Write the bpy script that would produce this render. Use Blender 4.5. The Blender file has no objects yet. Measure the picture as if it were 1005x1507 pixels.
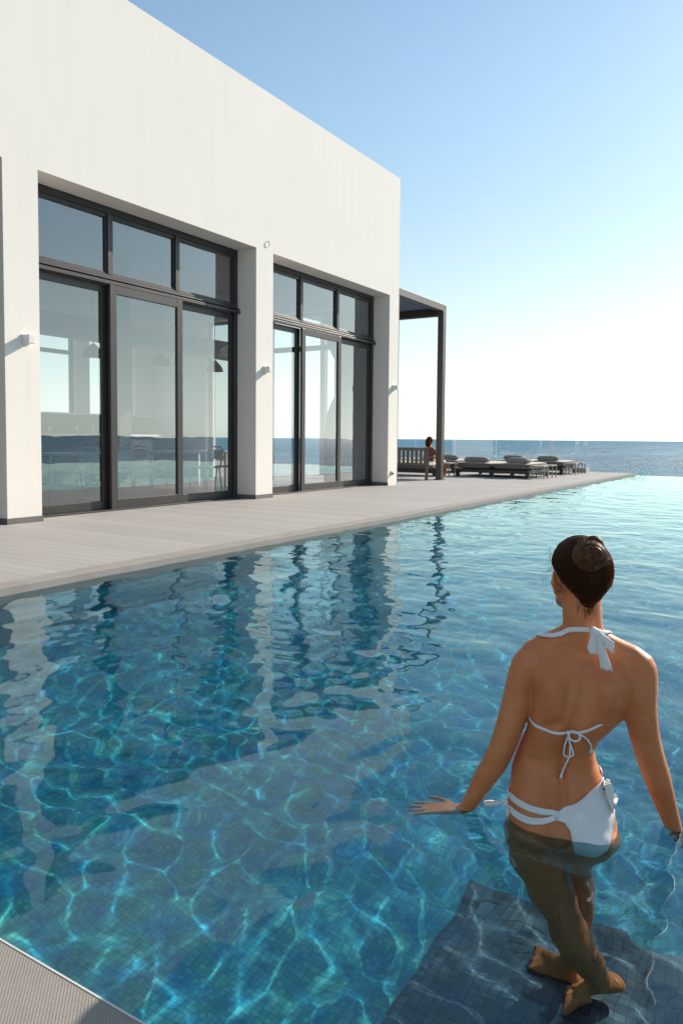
import bpy, bmesh, math, random
import numpy as np
from mathutils import Vector, Matrix
R = math.radians
rnd = random.Random(7)

# ------------------------------------------------------------------ camera, sky, sun, exposure
scn = bpy.context.scene
COL = scn.collection
cam_d = bpy.data.cameras.new('camera')
cam = bpy.data.objects.new('camera', cam_d)
COL.objects.link(cam)
scn.camera = cam
FPX, CX, CY, W0, H0 = 1098.5, 502.5, 705.7, 1005.0, 1507.0
pitch, roll, yaw = R(3.15), R(.5), R(31.73)
fw = Vector((-math.sin(yaw) * math.cos(pitch), math.cos(yaw) * math.cos(pitch), -math.sin(pitch)))
rt = fw.cross(Vector((0, 0, 1))).normalized()
up = rt.cross(fw)
r2 = rt * math.cos(roll) + up * math.sin(roll)
u2 = -rt * math.sin(roll) + up * math.cos(roll)
CAM = Vector((0, 0, 1.10))
cam.matrix_world = Matrix(((r2.x, u2.x, -fw.x, CAM.x), (r2.y, u2.y, -fw.y, CAM.y), (r2.z, u2.z, -fw.z, CAM.z), (0, 0, 0, 1)))
cam_d.sensor_fit = 'VERTICAL'
cam_d.sensor_height = 36
cam_d.sensor_width = 36 * W0 / H0
cam_d.lens = FPX / H0 * 36
cam_d.shift_y = (CY - H0 / 2) / H0
cam_d.shift_x = 0
cam_d.clip_start = .05
cam_d.clip_end = 60000

SUN_EL, SUN_AZ = R(28.5), R(20.5)          # azimuth measured from +Y towards +X
world = bpy.data.worlds.new('World')
scn.world = world
world.use_nodes = True
wn = world.node_tree
bg = wn.nodes['Background']
sky = wn.nodes.new('ShaderNodeTexSky')
sky.sky_type = 'NISHITA'
sky.sun_disc = False
sky.sun_elevation = SUN_EL
sky.sun_rotation = SUN_AZ
sky.altitude = 0
sky.air_density = 1.0
sky.dust_density = .25
sky.ozone_density = 2.0
tcw = wn.nodes.new('ShaderNodeTexCoord')
spw = wn.nodes.new('ShaderNodeSeparateXYZ')
wn.links.new(tcw.outputs['Generated'], spw.inputs[0])
hz = wn.nodes.new('ShaderNodeMapRange')
hz.interpolation_type = 'SMOOTHSTEP'
hz.inputs[1].default_value = -.02
hz.inputs[2].default_value = .45
hz.inputs[3].default_value = 1.0
hz.inputs[4].default_value = 0.0
wn.links.new(spw.outputs[2], hz.inputs[0])
bw = wn.nodes.new('ShaderNodeRGBToBW')
wn.links.new(sky.outputs[0], bw.inputs[0])
tint = wn.nodes.new('ShaderNodeMix')
tint.data_type = 'RGBA'
tint.blend_type = 'MULTIPLY'
tint.inputs['Factor'].default_value = 1
wn.links.new(bw.outputs[0], tint.inputs[6])
tint.inputs[7].default_value = (.62, .71, .79, 1)
haze_mix = wn.nodes.new('ShaderNodeMix')
haze_mix.data_type = 'RGBA'
hm = wn.nodes.new('ShaderNodeMath'); hm.operation = 'MULTIPLY'; hm.inputs[1].default_value = .88
wn.links.new(hz.outputs[0], hm.inputs[0])
wn.links.new(hm.outputs[0], haze_mix.inputs['Factor'])
wn.links.new(sky.outputs[0], haze_mix.inputs[6])
wn.links.new(tint.outputs[2], haze_mix.inputs[7])
grade = wn.nodes.new('ShaderNodeMix')
grade.data_type = 'RGBA'
grade.blend_type = 'MULTIPLY'
grade.inputs['Factor'].default_value = 1
grade.inputs[7].default_value = (1.34, 1.31, 1.12, 1)
wn.links.new(haze_mix.outputs[2], grade.inputs[6])
wn.links.new(grade.outputs[2], bg.inputs[0])
bg.inputs[1].default_value = .125

sun_d = bpy.data.lights.new('sun', 'SUN')
sun_d.energy = 5.0
sun_d.angle = R(.5)
sun_d.color = (1, .90, .77)
sun = bpy.data.objects.new('sun', sun_d)
COL.objects.link(sun)
sdir = Vector((math.sin(SUN_AZ) * math.cos(SUN_EL), math.cos(SUN_AZ) * math.cos(SUN_EL), math.sin(SUN_EL)))
sun.rotation_euler = sdir.to_track_quat('Z', 'Y').to_euler()
sun.location = sdir * 60
sun_d.cycles.is_caustics_light = True

vs = scn.view_settings
vs.view_transform = 'Standard'
vs.look = 'None'
vs.exposure = 0.38
vs.gamma = 1
vs.use_curve_mapping = False
cy = scn.cycles
cy.max_bounces = 12
cy.transparent_max_bounces = 16
cy.transmission_bounces = 8
cy.glossy_bounces = 6
cy.caustics_reflective = False
cy.caustics_refractive = True
cy.sample_clamp_indirect = 4
cy.use_denoising = True

# ------------------------------------------------------------------ node helpers
def mat(name):
    m = bpy.data.materials.new(name)
    m.use_nodes = True
    nt = m.node_tree
    p = nt.nodes['Principled BSDF']
    return m, nt, p

def nd(nt, typ, **kw):
    n = nt.nodes.new(typ)
    for k, v in kw.items():
        if k.startswith('i_'):
            n.inputs[k[2:].replace('_', ' ')].default_value = v
        else:
            setattr(n, k, v)
    return n

def ramp(nt, src, stops):
    n = nt.nodes.new('ShaderNodeValToRGB')
    e = n.color_ramp.elements
    while len(e) < len(stops):
        e.new(.5)
    for el, (p, c) in zip(e, stops):
        el.position = p
        el.color = (c[0], c[1], c[2], 1) if isinstance(c, (tuple, list)) else (c, c, c, 1)
    if src is not None:
        nt.links.new(src, n.inputs[0])
    return n.outputs[0]

def coords(nt, scale=(1, 1, 1), kind='Object', rot=(0, 0, 0)):
    tc = nt.nodes.new('ShaderNodeTexCoord')
    mp = nt.nodes.new('ShaderNodeMapping')
    mp.inputs['Scale'].default_value = scale
    mp.inputs['Rotation'].default_value = rot
    nt.links.new(tc.outputs[kind], mp.inputs[0])
    return mp.outputs[0]

def wcoords(nt, scale=(1, 1, 1)):
    g = nt.nodes.new('ShaderNodeNewGeometry')
    mp = nt.nodes.new('ShaderNodeMapping')
    mp.inputs['Scale'].default_value = scale
    nt.links.new(g.outputs['Position'], mp.inputs[0])
    return mp.outputs[0]

def noise(nt, vec, scale=5, detail=4, rough=.55, dist=0):
    n = nt.nodes.new('ShaderNodeTexNoise')
    n.inputs['Scale'].default_value = scale
    n.inputs['Detail'].default_value = detail
    n.inputs['Roughness'].default_value = rough
    n.inputs['Distortion'].default_value = dist
    nt.links.new(vec, n.inputs['Vector'])
    return n.outputs[0]

def mixc(nt, fac, a, b, mode='MIX'):
    n = nt.nodes.new('ShaderNodeMix')
    n.data_type = 'RGBA'
    n.blend_type = mode
    for s, v in ((n.inputs['Factor'], fac), (n.inputs[6], a), (n.inputs[7], b)):
        if isinstance(v, bpy.types.NodeSocket):
            nt.links.new(v, s)
        elif isinstance(v, (int, float)):
            s.default_value = v
        else:
            s.default_value = (v[0], v[1], v[2], 1)
    return n.outputs[2]

def math_n(nt, op, a, b=None):
    n = nt.nodes.new('ShaderNodeMath')
    n.operation = op
    for i, v in enumerate((a, b)):
        if v is None:
            continue
        if isinstance(v, bpy.types.NodeSocket):
            nt.links.new(v, n.inputs[i])
        else:
            n.inputs[i].default_value = v
    return n.outputs[0]

def bump(nt, p, h, strength=.2, dist=.01):
    b = nt.nodes.new('ShaderNodeBump')
    b.inputs['Strength'].default_value = strength
    b.inputs['Distance'].default_value = dist
    nt.links.new(h, b.inputs['Height'])
    nt.links.new(b.outputs[0], p.inputs['Normal'])

def simple(name, c1, c2, scale=6, rough=.6, metal=0, bumps=.1, bscale=None, bdist=.004, spec=.5):
    m, nt, p = mat(name)
    v = wcoords(nt)
    n = noise(nt, v, scale)
    nt.links.new(ramp(nt, n, ((.3, c1), (.7, c2))), p.inputs['Base Color'])
    p.inputs['Roughness'].default_value = rough
    p.inputs['Metallic'].default_value = metal
    p.inputs['Specular IOR Level'].default_value = spec
    if bumps:
        bump(nt, p, noise(nt, v, bscale or scale * 12), bumps, bdist)
    return m

# ------------------------------------------------------------------ materials
def m_plaster():
    m, nt, p = mat('white_render')
    v = wcoords(nt)
    big = noise(nt, v, .7, 6, .6)
    vs_ = wcoords(nt, (6, 6, .5))
    st = noise(nt, vs_, 1.0, 4, .6)
    c = mixc(nt, big, (.83, .775, .71), (.89, .835, .77))
    c = mixc(nt, math_n(nt, 'MULTIPLY', ramp(nt, st, ((.5, 0), (.8, 1))), .25), c, (.70, .68, .65))
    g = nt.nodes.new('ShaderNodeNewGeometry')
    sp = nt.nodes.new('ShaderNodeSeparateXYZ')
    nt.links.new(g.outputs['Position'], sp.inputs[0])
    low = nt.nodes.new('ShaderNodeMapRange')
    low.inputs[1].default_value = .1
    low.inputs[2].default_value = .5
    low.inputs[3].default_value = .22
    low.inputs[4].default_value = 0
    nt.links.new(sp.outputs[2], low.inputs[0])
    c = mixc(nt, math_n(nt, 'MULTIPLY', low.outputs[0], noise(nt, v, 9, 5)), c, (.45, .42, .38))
    nt.links.new(c, p.inputs['Base Color'])
    p.inputs['Roughness'].default_value = .85
    p.inputs['Specular IOR Level'].default_value = .2
    bump(nt, p, noise(nt, v, 60, 6, .7), .25, .004)
    return m

def m_glass(name, tint=(.80, .86, .87), lo=.12, k=1.9):
    # clear pane: sees through head on, mirrors at a slant
    m, nt, p = mat(name)
    nt.nodes.remove(p)
    out = nt.nodes['Material Output']
    tr = nd(nt, 'ShaderNodeBsdfTransparent')
    tr.inputs[0].default_value = (*tint, 1)
    gl = nd(nt, 'ShaderNodeBsdfGlossy')
    gl.inputs['Color'].default_value = (.92, .96, 1, 1)
    gl.inputs['Roughness'].default_value = .0
    fr = nd(nt, 'ShaderNodeFresnel')
    fr.inputs[0].default_value = 1.65
    b = nd(nt, 'ShaderNodeBump')
    b.inputs['Strength'].default_value = .12
    b.inputs['Distance'].default_value = .01
    nt.links.new(noise(nt, wcoords(nt), 1.3, 2), b.inputs['Height'])
    nt.links.new(b.outputs[0], gl.inputs['Normal'])
    f = math_n(nt, 'MINIMUM', math_n(nt, 'ADD', math_n(nt, 'MULTIPLY', fr.outputs[0], k), lo), 1.0)
    mx = nd(nt, 'ShaderNodeMixShader')
    nt.links.new(f, mx.inputs[0])
    nt.links.new(tr.outputs[0], mx.inputs[1])
    nt.links.new(gl.outputs[0], mx.inputs[2])
    nt.links.new(mx.outputs[0], out.inputs[0])
    return m

def m_deck():
    # pale boards laid across the terrace
    m, nt, p = mat('deck_boards')
    g = nt.nodes.new('ShaderNodeNewGeometry')
    sp = nt.nodes.new('ShaderNodeSeparateXYZ')
    nt.links.new(g.outputs['Position'], sp.inputs[0])
    bw = .145
    q = math_n(nt, 'DIVIDE', sp.outputs[1], bw)
    idx = math_n(nt, 'FLOOR', q)
    fr = math_n(nt, 'FRACT', q)
    wn_ = nd(nt, 'ShaderNodeTexWhiteNoise', noise_dimensions='1D')
    nt.links.new(idx, wn_.inputs['W'])
    grain = noise(nt, wcoords(nt, (1.2, 40, 1)), 2.0, 5, .6)
    big = noise(nt, wcoords(nt), .8, 4)
    c = mixc(nt, wn_.outputs[0], (.345, .33, .315), (.44, .42, .402))
    c = mixc(nt, math_n(nt, 'MULTIPLY', grain, .5), c, (.28, .25, .23))
    c = mixc(nt, math_n(nt, 'MULTIPLY', big, .4), c, (.55, .50, .46))
    gap = ramp(nt, fr, ((0, 1), (.035, 0)))
    c = mixc(nt, math_n(nt, 'MULTIPLY', gap, .8), c, (.06, .055, .05))
    nt.links.new(c, p.inputs['Base Color'])
    p.inputs['Roughness'].default_value = .7
    grooves = nd(nt, 'ShaderNodeTexWave', wave_type='BANDS', bands_direction='Y')
    grooves.inputs['Scale'].default_value = 34
    grooves.inputs['Distortion'].default_value = 0
    nt.links.new(wcoords(nt), grooves.inputs[0])
    h = math_n(nt, 'SUBTRACT', math_n(nt, 'MULTIPLY', grooves.outputs[1], .3), gap)
    bump(nt, p, h, .5, .004)
    return m

def m_stone(name, c1, c2, dots=False):
    m, nt, p = mat(name)
    v = wcoords(nt)
    c = mixc(nt, ramp(nt, noise(nt, v, 3, 6, .65), ((.3, 0), (.7, 1))), c1, c2)
    c = mixc(nt, math_n(nt, 'MULTIPLY', noise(nt, v, 45, 4), .35), c, tuple(x * .6 for x in c1))
    p.inputs['Roughness'].default_value = .75
    h = noise(nt, v, 90, 4)
    if dots:
        a = wcoords(nt, (1, 1, 0))
        sx = nt.nodes.new('ShaderNodeSeparateXYZ')
        nt.links.new(a, sx.inputs[0])
        k = 2 * math.pi / .0085
        s1 = math_n(nt, 'SINE', math_n(nt, 'MULTIPLY', sx.outputs[0], k))
        s2 = math_n(nt, 'SINE', math_n(nt, 'MULTIPLY', sx.outputs[1], k))
        d = math_n(nt, 'MULTIPLY', s1, s2)
        dd = ramp(nt, math_n(nt, 'ADD', math_n(nt, 'MULTIPLY', d, .5), .5), ((.55, 0), (.8, 1)))
        c = mixc(nt, math_n(nt, 'MULTIPLY', dd, .45), c, tuple(x * 1.5 for x in c2))
        h = math_n(nt, 'ADD', math_n(nt, 'MULTIPLY', h, .3), dd)
        bump(nt, p, h, .8, .002)
    else:
        bump(nt, p, h, .35, .003)
    nt.links.new(c, p.inputs['Base Color'])
    return m

def m_mosaic(name, tile, grout_c, hueA=(2.0, 1.12, .86), hueB=(.5, .86, 1.18), T=.0208):
    m, nt, p = mat(name)
    v = wcoords(nt)
    sp = nt.nodes.new('ShaderNodeSeparateXYZ')
    nt.links.new(v, sp.inputs[0])
    fr, fl = [], []
    for k in range(3):
        q = math_n(nt, 'DIVIDE', math_n(nt, 'ADD', sp.outputs[k], 100.0073), T)
        f = math_n(nt, 'FRACT', q)
        fr.append(math_n(nt, 'ABSOLUTE', math_n(nt, 'SUBTRACT', f, .5)))
        fl.append(math_n(nt, 'FLOOR', q))
    # use the two axes lying in the face
    g = nt.nodes.new('ShaderNodeNewGeometry')
    sn = nt.nodes.new('ShaderNodeSeparateXYZ')
    nt.links.new(g.outputs['True Normal'], sn.inputs[0])
    vals = []
    for k in range(3):
        inplane = math_n(nt, 'LESS_THAN', math_n(nt, 'ABSOLUTE', sn.outputs[k]), .5)
        vals.append(math_n(nt, 'MULTIPLY', fr[k], inplane))
    mxv = math_n(nt, 'MAXIMUM', math_n(nt, 'MAXIMUM', vals[0], vals[1]), vals[2])
    grout = ramp(nt, mxv, ((.445, 0), (.465, 1)))
    cb = nt.nodes.new('ShaderNodeCombineXYZ')
    for k in range(3):
        nt.links.new(math_n(nt, 'MULTIPLY', fl[k], T), cb.inputs[k])
    wn_ = nd(nt, 'ShaderNodeTexWhiteNoise', noise_dimensions='3D')
    nt.links.new(cb.outputs[0], wn_.inputs['Vector'])
    c = ramp(nt, wn_.outputs[0], ((0, tile[0]), (.5, tile[1]), (1, tile[2])))
    hue = noise(nt, v, 9, 3, .6)  # hue patches painted into the tiles for the colour-split caustic light
    c = mixc(nt, ramp(nt, hue, ((.35, 0), (.65, 1))), mixc(nt, 1.0, c, hueA, 'MULTIPLY'), mixc(nt, 1.0, c, hueB, 'MULTIPLY'))
    c = mixc(nt, grout, c, grout_c)
    nt.links.new(c, p.inputs['Base Color'])
    p.inputs['Roughness'].default_value = .35
    return m
TILE = ((.014, .24, .345), (.020, .30, .41), (.05, .38, .46))

def m_water():
    m, nt, p = mat('pool_water')
    nt.nodes.remove(p)
    out = nt.nodes['Material Output']
    gl = nd(nt, 'ShaderNodeBsdfGlass')
    gl.inputs['Roughness'].default_value = 0
    gl.inputs['IOR'].default_value = 1.333
    gl.inputs['Color'].default_value = (.82, .985, 1, 1)
    nt.links.new(gl.outputs[0], out.inputs[0])
    return m

def m_sea():
    m, nt, p = mat('sea_water')
    n1 = noise(nt, wcoords(nt, (.5, 1, 1)), .30, 8, .65, .4)
    n2 = noise(nt, wcoords(nt, (.6, .16, 1)), .055, 10, .72, .3)
    n3 = noise(nt, wcoords(nt, (.6, .12, 1)), .006, 6, .65)
    c = mixc(nt, ramp(nt, n2, ((.42, 0), (.60, 1))), (.008, .10, .20), (.03, .22, .34))
    c = mixc(nt, math_n(nt, 'MULTIPLY', ramp(nt, n3, ((.4, 0), (.62, 1))), .5), c, (.02, .13, .20))
    c = mixc(nt, ramp(nt, n2, ((.66, 0), (.74, .6))), c, (.35, .45, .48))
    nt.links.new(c, p.inputs['Base Color'])
    p.inputs['Roughness'].default_value = .38
    p.inputs['IOR'].default_value = 1.33
    p.inputs['Specular IOR Level'].default_value = .18
    bump(nt, p, math_n(nt, 'ADD', n1, math_n(nt, 'MULTIPLY', n2, 3)), 1.0, 1.6)
    return m

M = dict(
    plaster=m_plaster(), glass=m_glass('window_glass'), deck=m_deck(),
    coping=m_stone('coping_stone', (.30, .27, .245), (.38, .35, .32)),
    slab=m_stone('dotted_stone', (.27, .24, .205), (.35, .315, .275), True),
    slab_edge=simple('pale_edge', (.60, .58, .54), (.68, .66, .62), 8, .5),
    mosaic=m_mosaic('glass_mosaic', TILE, (.014, .17, .26)), mosaic2=m_mosaic('slate_mosaic', ((.016, .050, .082), (.024, .068, .105), (.040, .095, .13)), (.005, .012, .018), T=.0262), water=m_water(), sea=m_sea(),
    frame=simple('anthracite_aluminium', (.050, .046, .047), (.066, .060, .060), 3, .38, .3, .05),
    skirting=simple('grey_skirting', (.13, .12, .115), (.17, .155, .145), 5, .6),
    dark_metal=simple('dark_bronze_metal', (.028, .022, .024), (.04, .033, .034), 3, .45, .3, .05),
)

# ------------------------------------------------------------------ mesh helpers
class MB:
    def __init__(s):
        s.v, s.f = [], []
    def box(s, x0, x1, y0, y1, z0, z1):
        b = len(s.v)
        s.v += [(x0, y0, z0), (x1, y0, z0), (x1, y1, z0), (x0, y1, z0), (x0, y0, z1), (x1, y0, z1), (x1, y1, z1), (x0, y1, z1)]
        s.f += [(b, b + 3, b + 2, b + 1), (b + 4, b + 5, b + 6, b + 7), (b, b + 1, b + 5, b + 4), (b + 1, b + 2, b + 6, b + 5), (b + 2, b + 3, b + 7, b + 6), (b + 3, b, b + 4, b + 7)]
        return s
    def quad(s, a, b_, c, d):
        b = len(s.v)
        s.v += [a, b_, c, d]
        s.f.append((b, b + 1, b + 2, b + 3))
        return s
    def tube(s, pts, rads, n=12, cap=True, flat=1.0):
        pts = [Vector(p) for p in pts]
        if isinstance(rads, (int, float)):
            rads = [rads] * len(pts)
        b = len(s.v)
        prev = None
        for i, p in enumerate(pts):
            t = (pts[min(i + 1, len(pts) - 1)] - pts[max(i - 1, 0)]).normalized()
            if prev is None:
                a = t.orthogonal().normalized()
            else:
                a = (prev - t * prev.dot(t)).normalized()
            prev = a
            c = t.cross(a)
            for k in range(n):
                an = 2 * math.pi * k / n
                s.v.append(tuple(p + (a * math.cos(an) + c * math.sin(an) * flat) * rads[i]))
        for i in range(len(pts) - 1):
            for k in range(n):
                s.f.append((b + i * n + k, b + i * n + (k + 1) % n, b + (i + 1) * n + (k + 1) % n, b + (i + 1) * n + k))
        if cap:
            s.f.append(tuple(b + k for k in reversed(range(n))))
            e = b + (len(pts) - 1) * n
            s.f.append(tuple(e + k for k in range(n)))
        return s
    def build(s, name, m=None, parent=None, smooth=False, bevel=0, kind=None):
        me = bpy.data.meshes.new(name)
        me.from_pydata(s.v, [], s.f)
        me.validate()
        if smooth:
            me.polygons.foreach_set('use_smooth', [True] * len(me.polygons))
        o = bpy.data.objects.new(name, me)
        COL.objects.link(o)
        if m:
            me.materials.append(m)
        if parent:
            o.parent = parent
        if bevel:
            md = o.modifiers.new('bevel', 'BEVEL')
            md.width = bevel
            md.segments = 2
            md.limit_method = 'ANGLE'
        if kind:
            o['kind'] = kind
        return o

def tag(o, label=None, cat=None, group=None, kind=None):
    if label: o['label'] = label
    if cat: o['category'] = cat
    if group: o['group'] = group
    if kind: o['kind'] = kind
    return o

def thing(name, label, cat, loc=(0, 0, 0), rz=0, group=None):
    o = bpy.data.objects.new(name, None)
    o.empty_display_size = .2
    COL.objects.link(o)
    o.location = loc
    o.rotation_euler = (0, 0, rz)
    return tag(o, label, cat, group)

# ------------------------------------------------------------------ pool and water
XW, XE, YN, YF = -4.65, 9.0, .91, 25.3       # pool edges: terrace side, far side, steps side, overflow
PX, PY, PZ = -.93, 2.43, -.896                 # the shallow step platform
ZB = -1.30
b = MB()
b.quad((XW, PY, ZB), (XE, PY, ZB), (XE, YF, ZB), (XW, YF, ZB))
b.quad((XW, YN, ZB), (PX, YN, ZB), (PX, PY, ZB), (XW, PY, ZB))
b.quad((XW, YN, ZB), (XW, YF, ZB), (XW, YF, .0), (XW, YN, .0))
b.quad((XW, YN, ZB), (XW, YN, 0), (XE, YN, 0), (XE, YN, ZB))
b.quad((XE, YN, ZB), (XE, YN, 0), (XE, YF, 0), (XE, YF, ZB))
b.quad((XW, YF, ZB), (XE, YF, ZB), (XE, YF, -.012), (XW, YF, -.012))
pool = b.build('pool_basin', M['mosaic'], kind='structure')
pool.cycles.is_caustics_receiver = True
b = MB()
b.quad((PX, YN, PZ), (XE, YN, PZ), (XE, PY, PZ), (PX, PY, PZ))
b.quad((PX, YN, ZB), (PX, YN, PZ), (PX, PY, PZ), (PX, PY, ZB))
b.quad((PX, PY, ZB), (PX, PY, PZ), (XE, PY, PZ), (XE, PY, ZB))
step = b.build('pool_step', M['mosaic2'], kind='structure')
step.cycles.is_caustics_receiver = True

def wave_height(X, Y, seed=3):
    rs = np.random.RandomState(seed)
    H = np.zeros_like(X)
    wx = X + .10 * np.sin(1.3 * Y + .7) + .06 * np.sin(2.9 * X + 1.1 * Y)
    wy = Y + .10 * np.sin(1.7 * X + .3) + .06 * np.sin(2.3 * Y - 1.9 * X)
    for i in range(60):
        lam = .088 * (1.1 / .088) ** rs.rand()
        th = R(205) + rs.normal() * R(55)
        k = 2 * math.pi / lam
        slope = .0056 * (.25 / lam) ** .12
        H += slope / k * np.sin(k * (wx * math.cos(th) + wy * math.sin(th)) + rs.rand() * 6.28)
    far = np.clip((Y - 2.6) / 3.0, 0, 1) + .12
    for i in range(26):
        lam = .055 * (.15 / .055) ** rs.rand()
        th = R(200) + rs.normal() * R(45)
        k = 2 * math.pi / lam
        H += far * .0045 / k * np.sin(k * (wx * math.cos(th) + wy * math.sin(th)) + rs.rand() * 6.28)
    fade = np.clip((YF - Y) / 1.5, 0, 1)
    H = H * (.25 + .75 * fade)
    # rings spreading from the bather's hips and wrists
    for cx_, cy_, a, rr_, l_ in ((-.557, 2.13, .0016, .55, .12), (-.79, 2.05, .0009, .30, .06), (-.30, 2.24, .0009, .30, .06)):
        r_ = np.hypot(X - cx_, Y - cy_)
        H += a * np.exp(-(r_ / rr_) ** 2) * np.sin(2 * math.pi * r_ / l_)
    return H

def water_mesh():
    xs = np.arange(XW, 1.6, .021)
    xs = np.concatenate([xs, np.arange(1.6, 4, .05), np.linspace(4, XE, 40)])
    ys = [YN]
    while ys[-1] < YF:
        ys.append(ys[-1] + .020 * max(1, (ys[-1]) / 5.5))
    ys[-1] = YF
    ys = np.array(ys)
    X, Y = np.meshgrid(xs, ys)
    Z = wave_height(X, Y)
    nx, ny = len(xs), len(ys)
    co = np.stack([X, Y, Z], -1).reshape(-1, 3)
    i = np.arange((ny - 1) * (nx - 1))
    r_, c_ = i // (nx - 1), i % (nx - 1)
    a = r_ * nx + c_
    f = np.stack([a, a + 1, a + nx + 1, a + nx], -1)
    me = bpy.data.meshes.new('pool_water')
    me.from_pydata(co.tolist(), [], f.tolist())
    me.polygons.foreach_set('use_smooth', [True] * len(me.polygons))
    me.materials.append(M['water'])
    o = bpy.data.objects.new('pool_water', me)
    COL.objects.link(o)
    o['kind'] = 'structure'
    o.cycles.is_caustics_caster = True
    return o
water = water_mesh()

# sea
b = MB()
S = 30000
b.quad((-S, -S, -4.0), (S, -S, -4.0), (S, S, -4.0), (-S, S, -4.0))
b.build('sea', M['sea'], kind='structure')

# terrace
b = MB()
b.box(-30, XW - .20, -8, 25.6, -.5, .05)
b.build('terrace_deck', M['deck'], kind='structure')
b = MB()
b.box(XW - .197, XW + .02, -8, 25.5, -.35, .052)
b.build('pool_coping', M['coping'], kind='structure')
b = MB()
b.box(-9, 12, -6, YN - .0041, -1.6, .05)
b.build('poolside_slab', M['slab'], kind='structure')
b = MB(); b.box(-3.5, 9, YN - .004, YN, -.25, .0512); b.build('slab_edge', M['slab_edge'], kind='structure')


# ------------------------------------------------------------------ more materials
M.update(
    pergola=simple('pergola_metal', (.048, .042, .043), (.062, .055, .056), 3, .5, .2, .05),
    louver=simple('louver_metal', (.03, .024, .026), (.04, .032, .033), 3, .5, .2, .05),
    lamp_white=simple('white_powder_coat', (.72, .70, .67), (.78, .76, .73), 6, .45, 0, .05),
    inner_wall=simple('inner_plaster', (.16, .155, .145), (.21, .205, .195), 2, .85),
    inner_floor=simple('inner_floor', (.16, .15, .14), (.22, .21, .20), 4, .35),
    teak=simple('weathered_wood', (.075, .066, .062), (.13, .115, .105), 14, .7, 0, .3),
    fabric=simple('taupe_fabric', (.19, .175, .16), (.235, .215, .20), 30, .95, 0, .4, 260, .002),
    cream=simple('cream_fabric', (.62, .57, .50), (.70, .65, .58), 30, .95, 0, .4, 260, .002),
    taupe_l=simple('sand_fabric', (.33, .28, .23), (.40, .35, .29), 30, .95, 0, .4, 260, .002),
    panel=simple('dark_panelling', (.045, .04, .037), (.07, .06, .055), 6, .6),
    bottle=simple('dark_bottle', (.03, .05, .03), (.05, .07, .04), 6, .2),
    table_top=simple('light_table_top', (.7, .68, .64), (.78, .75, .72), 5, .4),
    sheer=simple('dark_curtain', (.07, .065, .06), (.10, .09, .085), 10, .9, 0, .2),
    chair_w=simple('pale_chair', (.68, .66, .63), (.76, .74, .71), 5, .5),
    hedge=simple('hedge_leaves', (.05, .09, .02), (.10, .15, .04), 18, .8, 0, .8, 30, .05),
    stone_wall=simple('low_block_stone', (.35, .33, .31), (.43, .41, .38), 10, .8),
    rock=simple('shore_rock', (.09, .08, .07), (.2, .18, .16), 3, .9, 0, .8, 8, .1),
    rail_glass=m_glass('rail_glass', (.985, .995, .995), .0, .6),
)

# ------------------------------------------------------------------ restaurant building
FX, RX = -7.94, -8.34
Z0, ZS, ZT = .05, 4.29, 6.95
OPS = [(-8.19, -3.98), (-3.51, .70), (1.17, 5.38), (5.85, 10.06), (10.53, 14.81)]
YB, YE, XB = -9.0, 15.25, -15.6
bld = thing('restaurant_building', 'white flat-roofed building with tall dark-framed glass doors along the terrace', 'building', (FX, 6, Z0))
inv = Matrix.Translation(-Vector((FX, 6, Z0)))
def bpart(mb, name, m, parent=None, **k):
    o = mb.build(name, m, parent or bld, **k)
    if parent is None:
        o.matrix_parent_inverse = inv
    return o
b = MB()
XI = FX - .5
# facade: piers, lintel band; then parapet, end wall with its own opening, back wall with openings, ceiling
ys = [YB] + [y for o in OPS for y in o] + [YE]
for k in range(0, len(ys), 2):
    b.box(XI, FX, ys[k], ys[k + 1], Z0, ZS)
b.box(XI, FX, YB, YE, ZS, ZT)
EO = (-13.4, -9.3)
b.box(XB, EO[0], YE - .4, YE, Z0, 4.1); b.box(EO[1], XI, YE - .4, YE, Z0, 4.1); b.box(XB, XI, YE - .4, YE, 4.1, ZT)
BO = [(1.2, 4.6), (5.2, 8.6), (9.4, 10.7), (11.2, 12.3), (12.7, 14.2)]
yy = [YB] + [y for o in BO for y in o] + [YE - .4]
for k in range(0, len(yy), 2):
    b.box(XB, XB + .3, yy[k], yy[k + 1], Z0, 4.0)
b.box(XB, XB + .3, YB, YE - .4, 4.0, ZT)
for o_ in BO:
    b.box(XB + .002, XB + .298, o_[0], o_[1], Z0, 1.0)
b.box(XB + .3, XI, YB, YB + .3, Z0, ZT)
wall = bpart(b, 'wall', M['plaster'])
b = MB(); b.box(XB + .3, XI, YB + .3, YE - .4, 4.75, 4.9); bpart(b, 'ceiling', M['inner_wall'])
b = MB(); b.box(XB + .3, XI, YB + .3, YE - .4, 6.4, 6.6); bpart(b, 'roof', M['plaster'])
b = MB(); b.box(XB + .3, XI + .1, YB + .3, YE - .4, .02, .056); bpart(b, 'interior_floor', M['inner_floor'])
for k in range(0, len(ys), 2):
    b = MB()
    t = .012
    y0, y1 = ys[k], ys[k + 1]
    b.box(XI + .08, FX + t, y0 - t, y0 - .0005, Z0, Z0 + .07)
    if k < len(ys) - 2:
        b.box(FX + .0005, FX + t, y0 - .0005, y1 + t, Z0, Z0 + .07)
        b.box(XI + .08, FX + .0005, y1 + .0005, y1 + t, Z0, Z0 + .07)
    bpart(b, 'skirting', M['skirting'])

def bar(b, x0, x1, y0, y1, z0, z1):
    b.box(x0, x1, y0, y1, z0, z1)

def pane_mb(x, y0, y1, z0, z1, m, parent):
    # real double glazing seen as one sheet: one thin quad per pane
    q = MB(); q.quad((x, y0, z0), (x, y1, z0), (x, y1, z1), (x, y0, z1))
    return q.build('glass_pane', m, parent)

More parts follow.
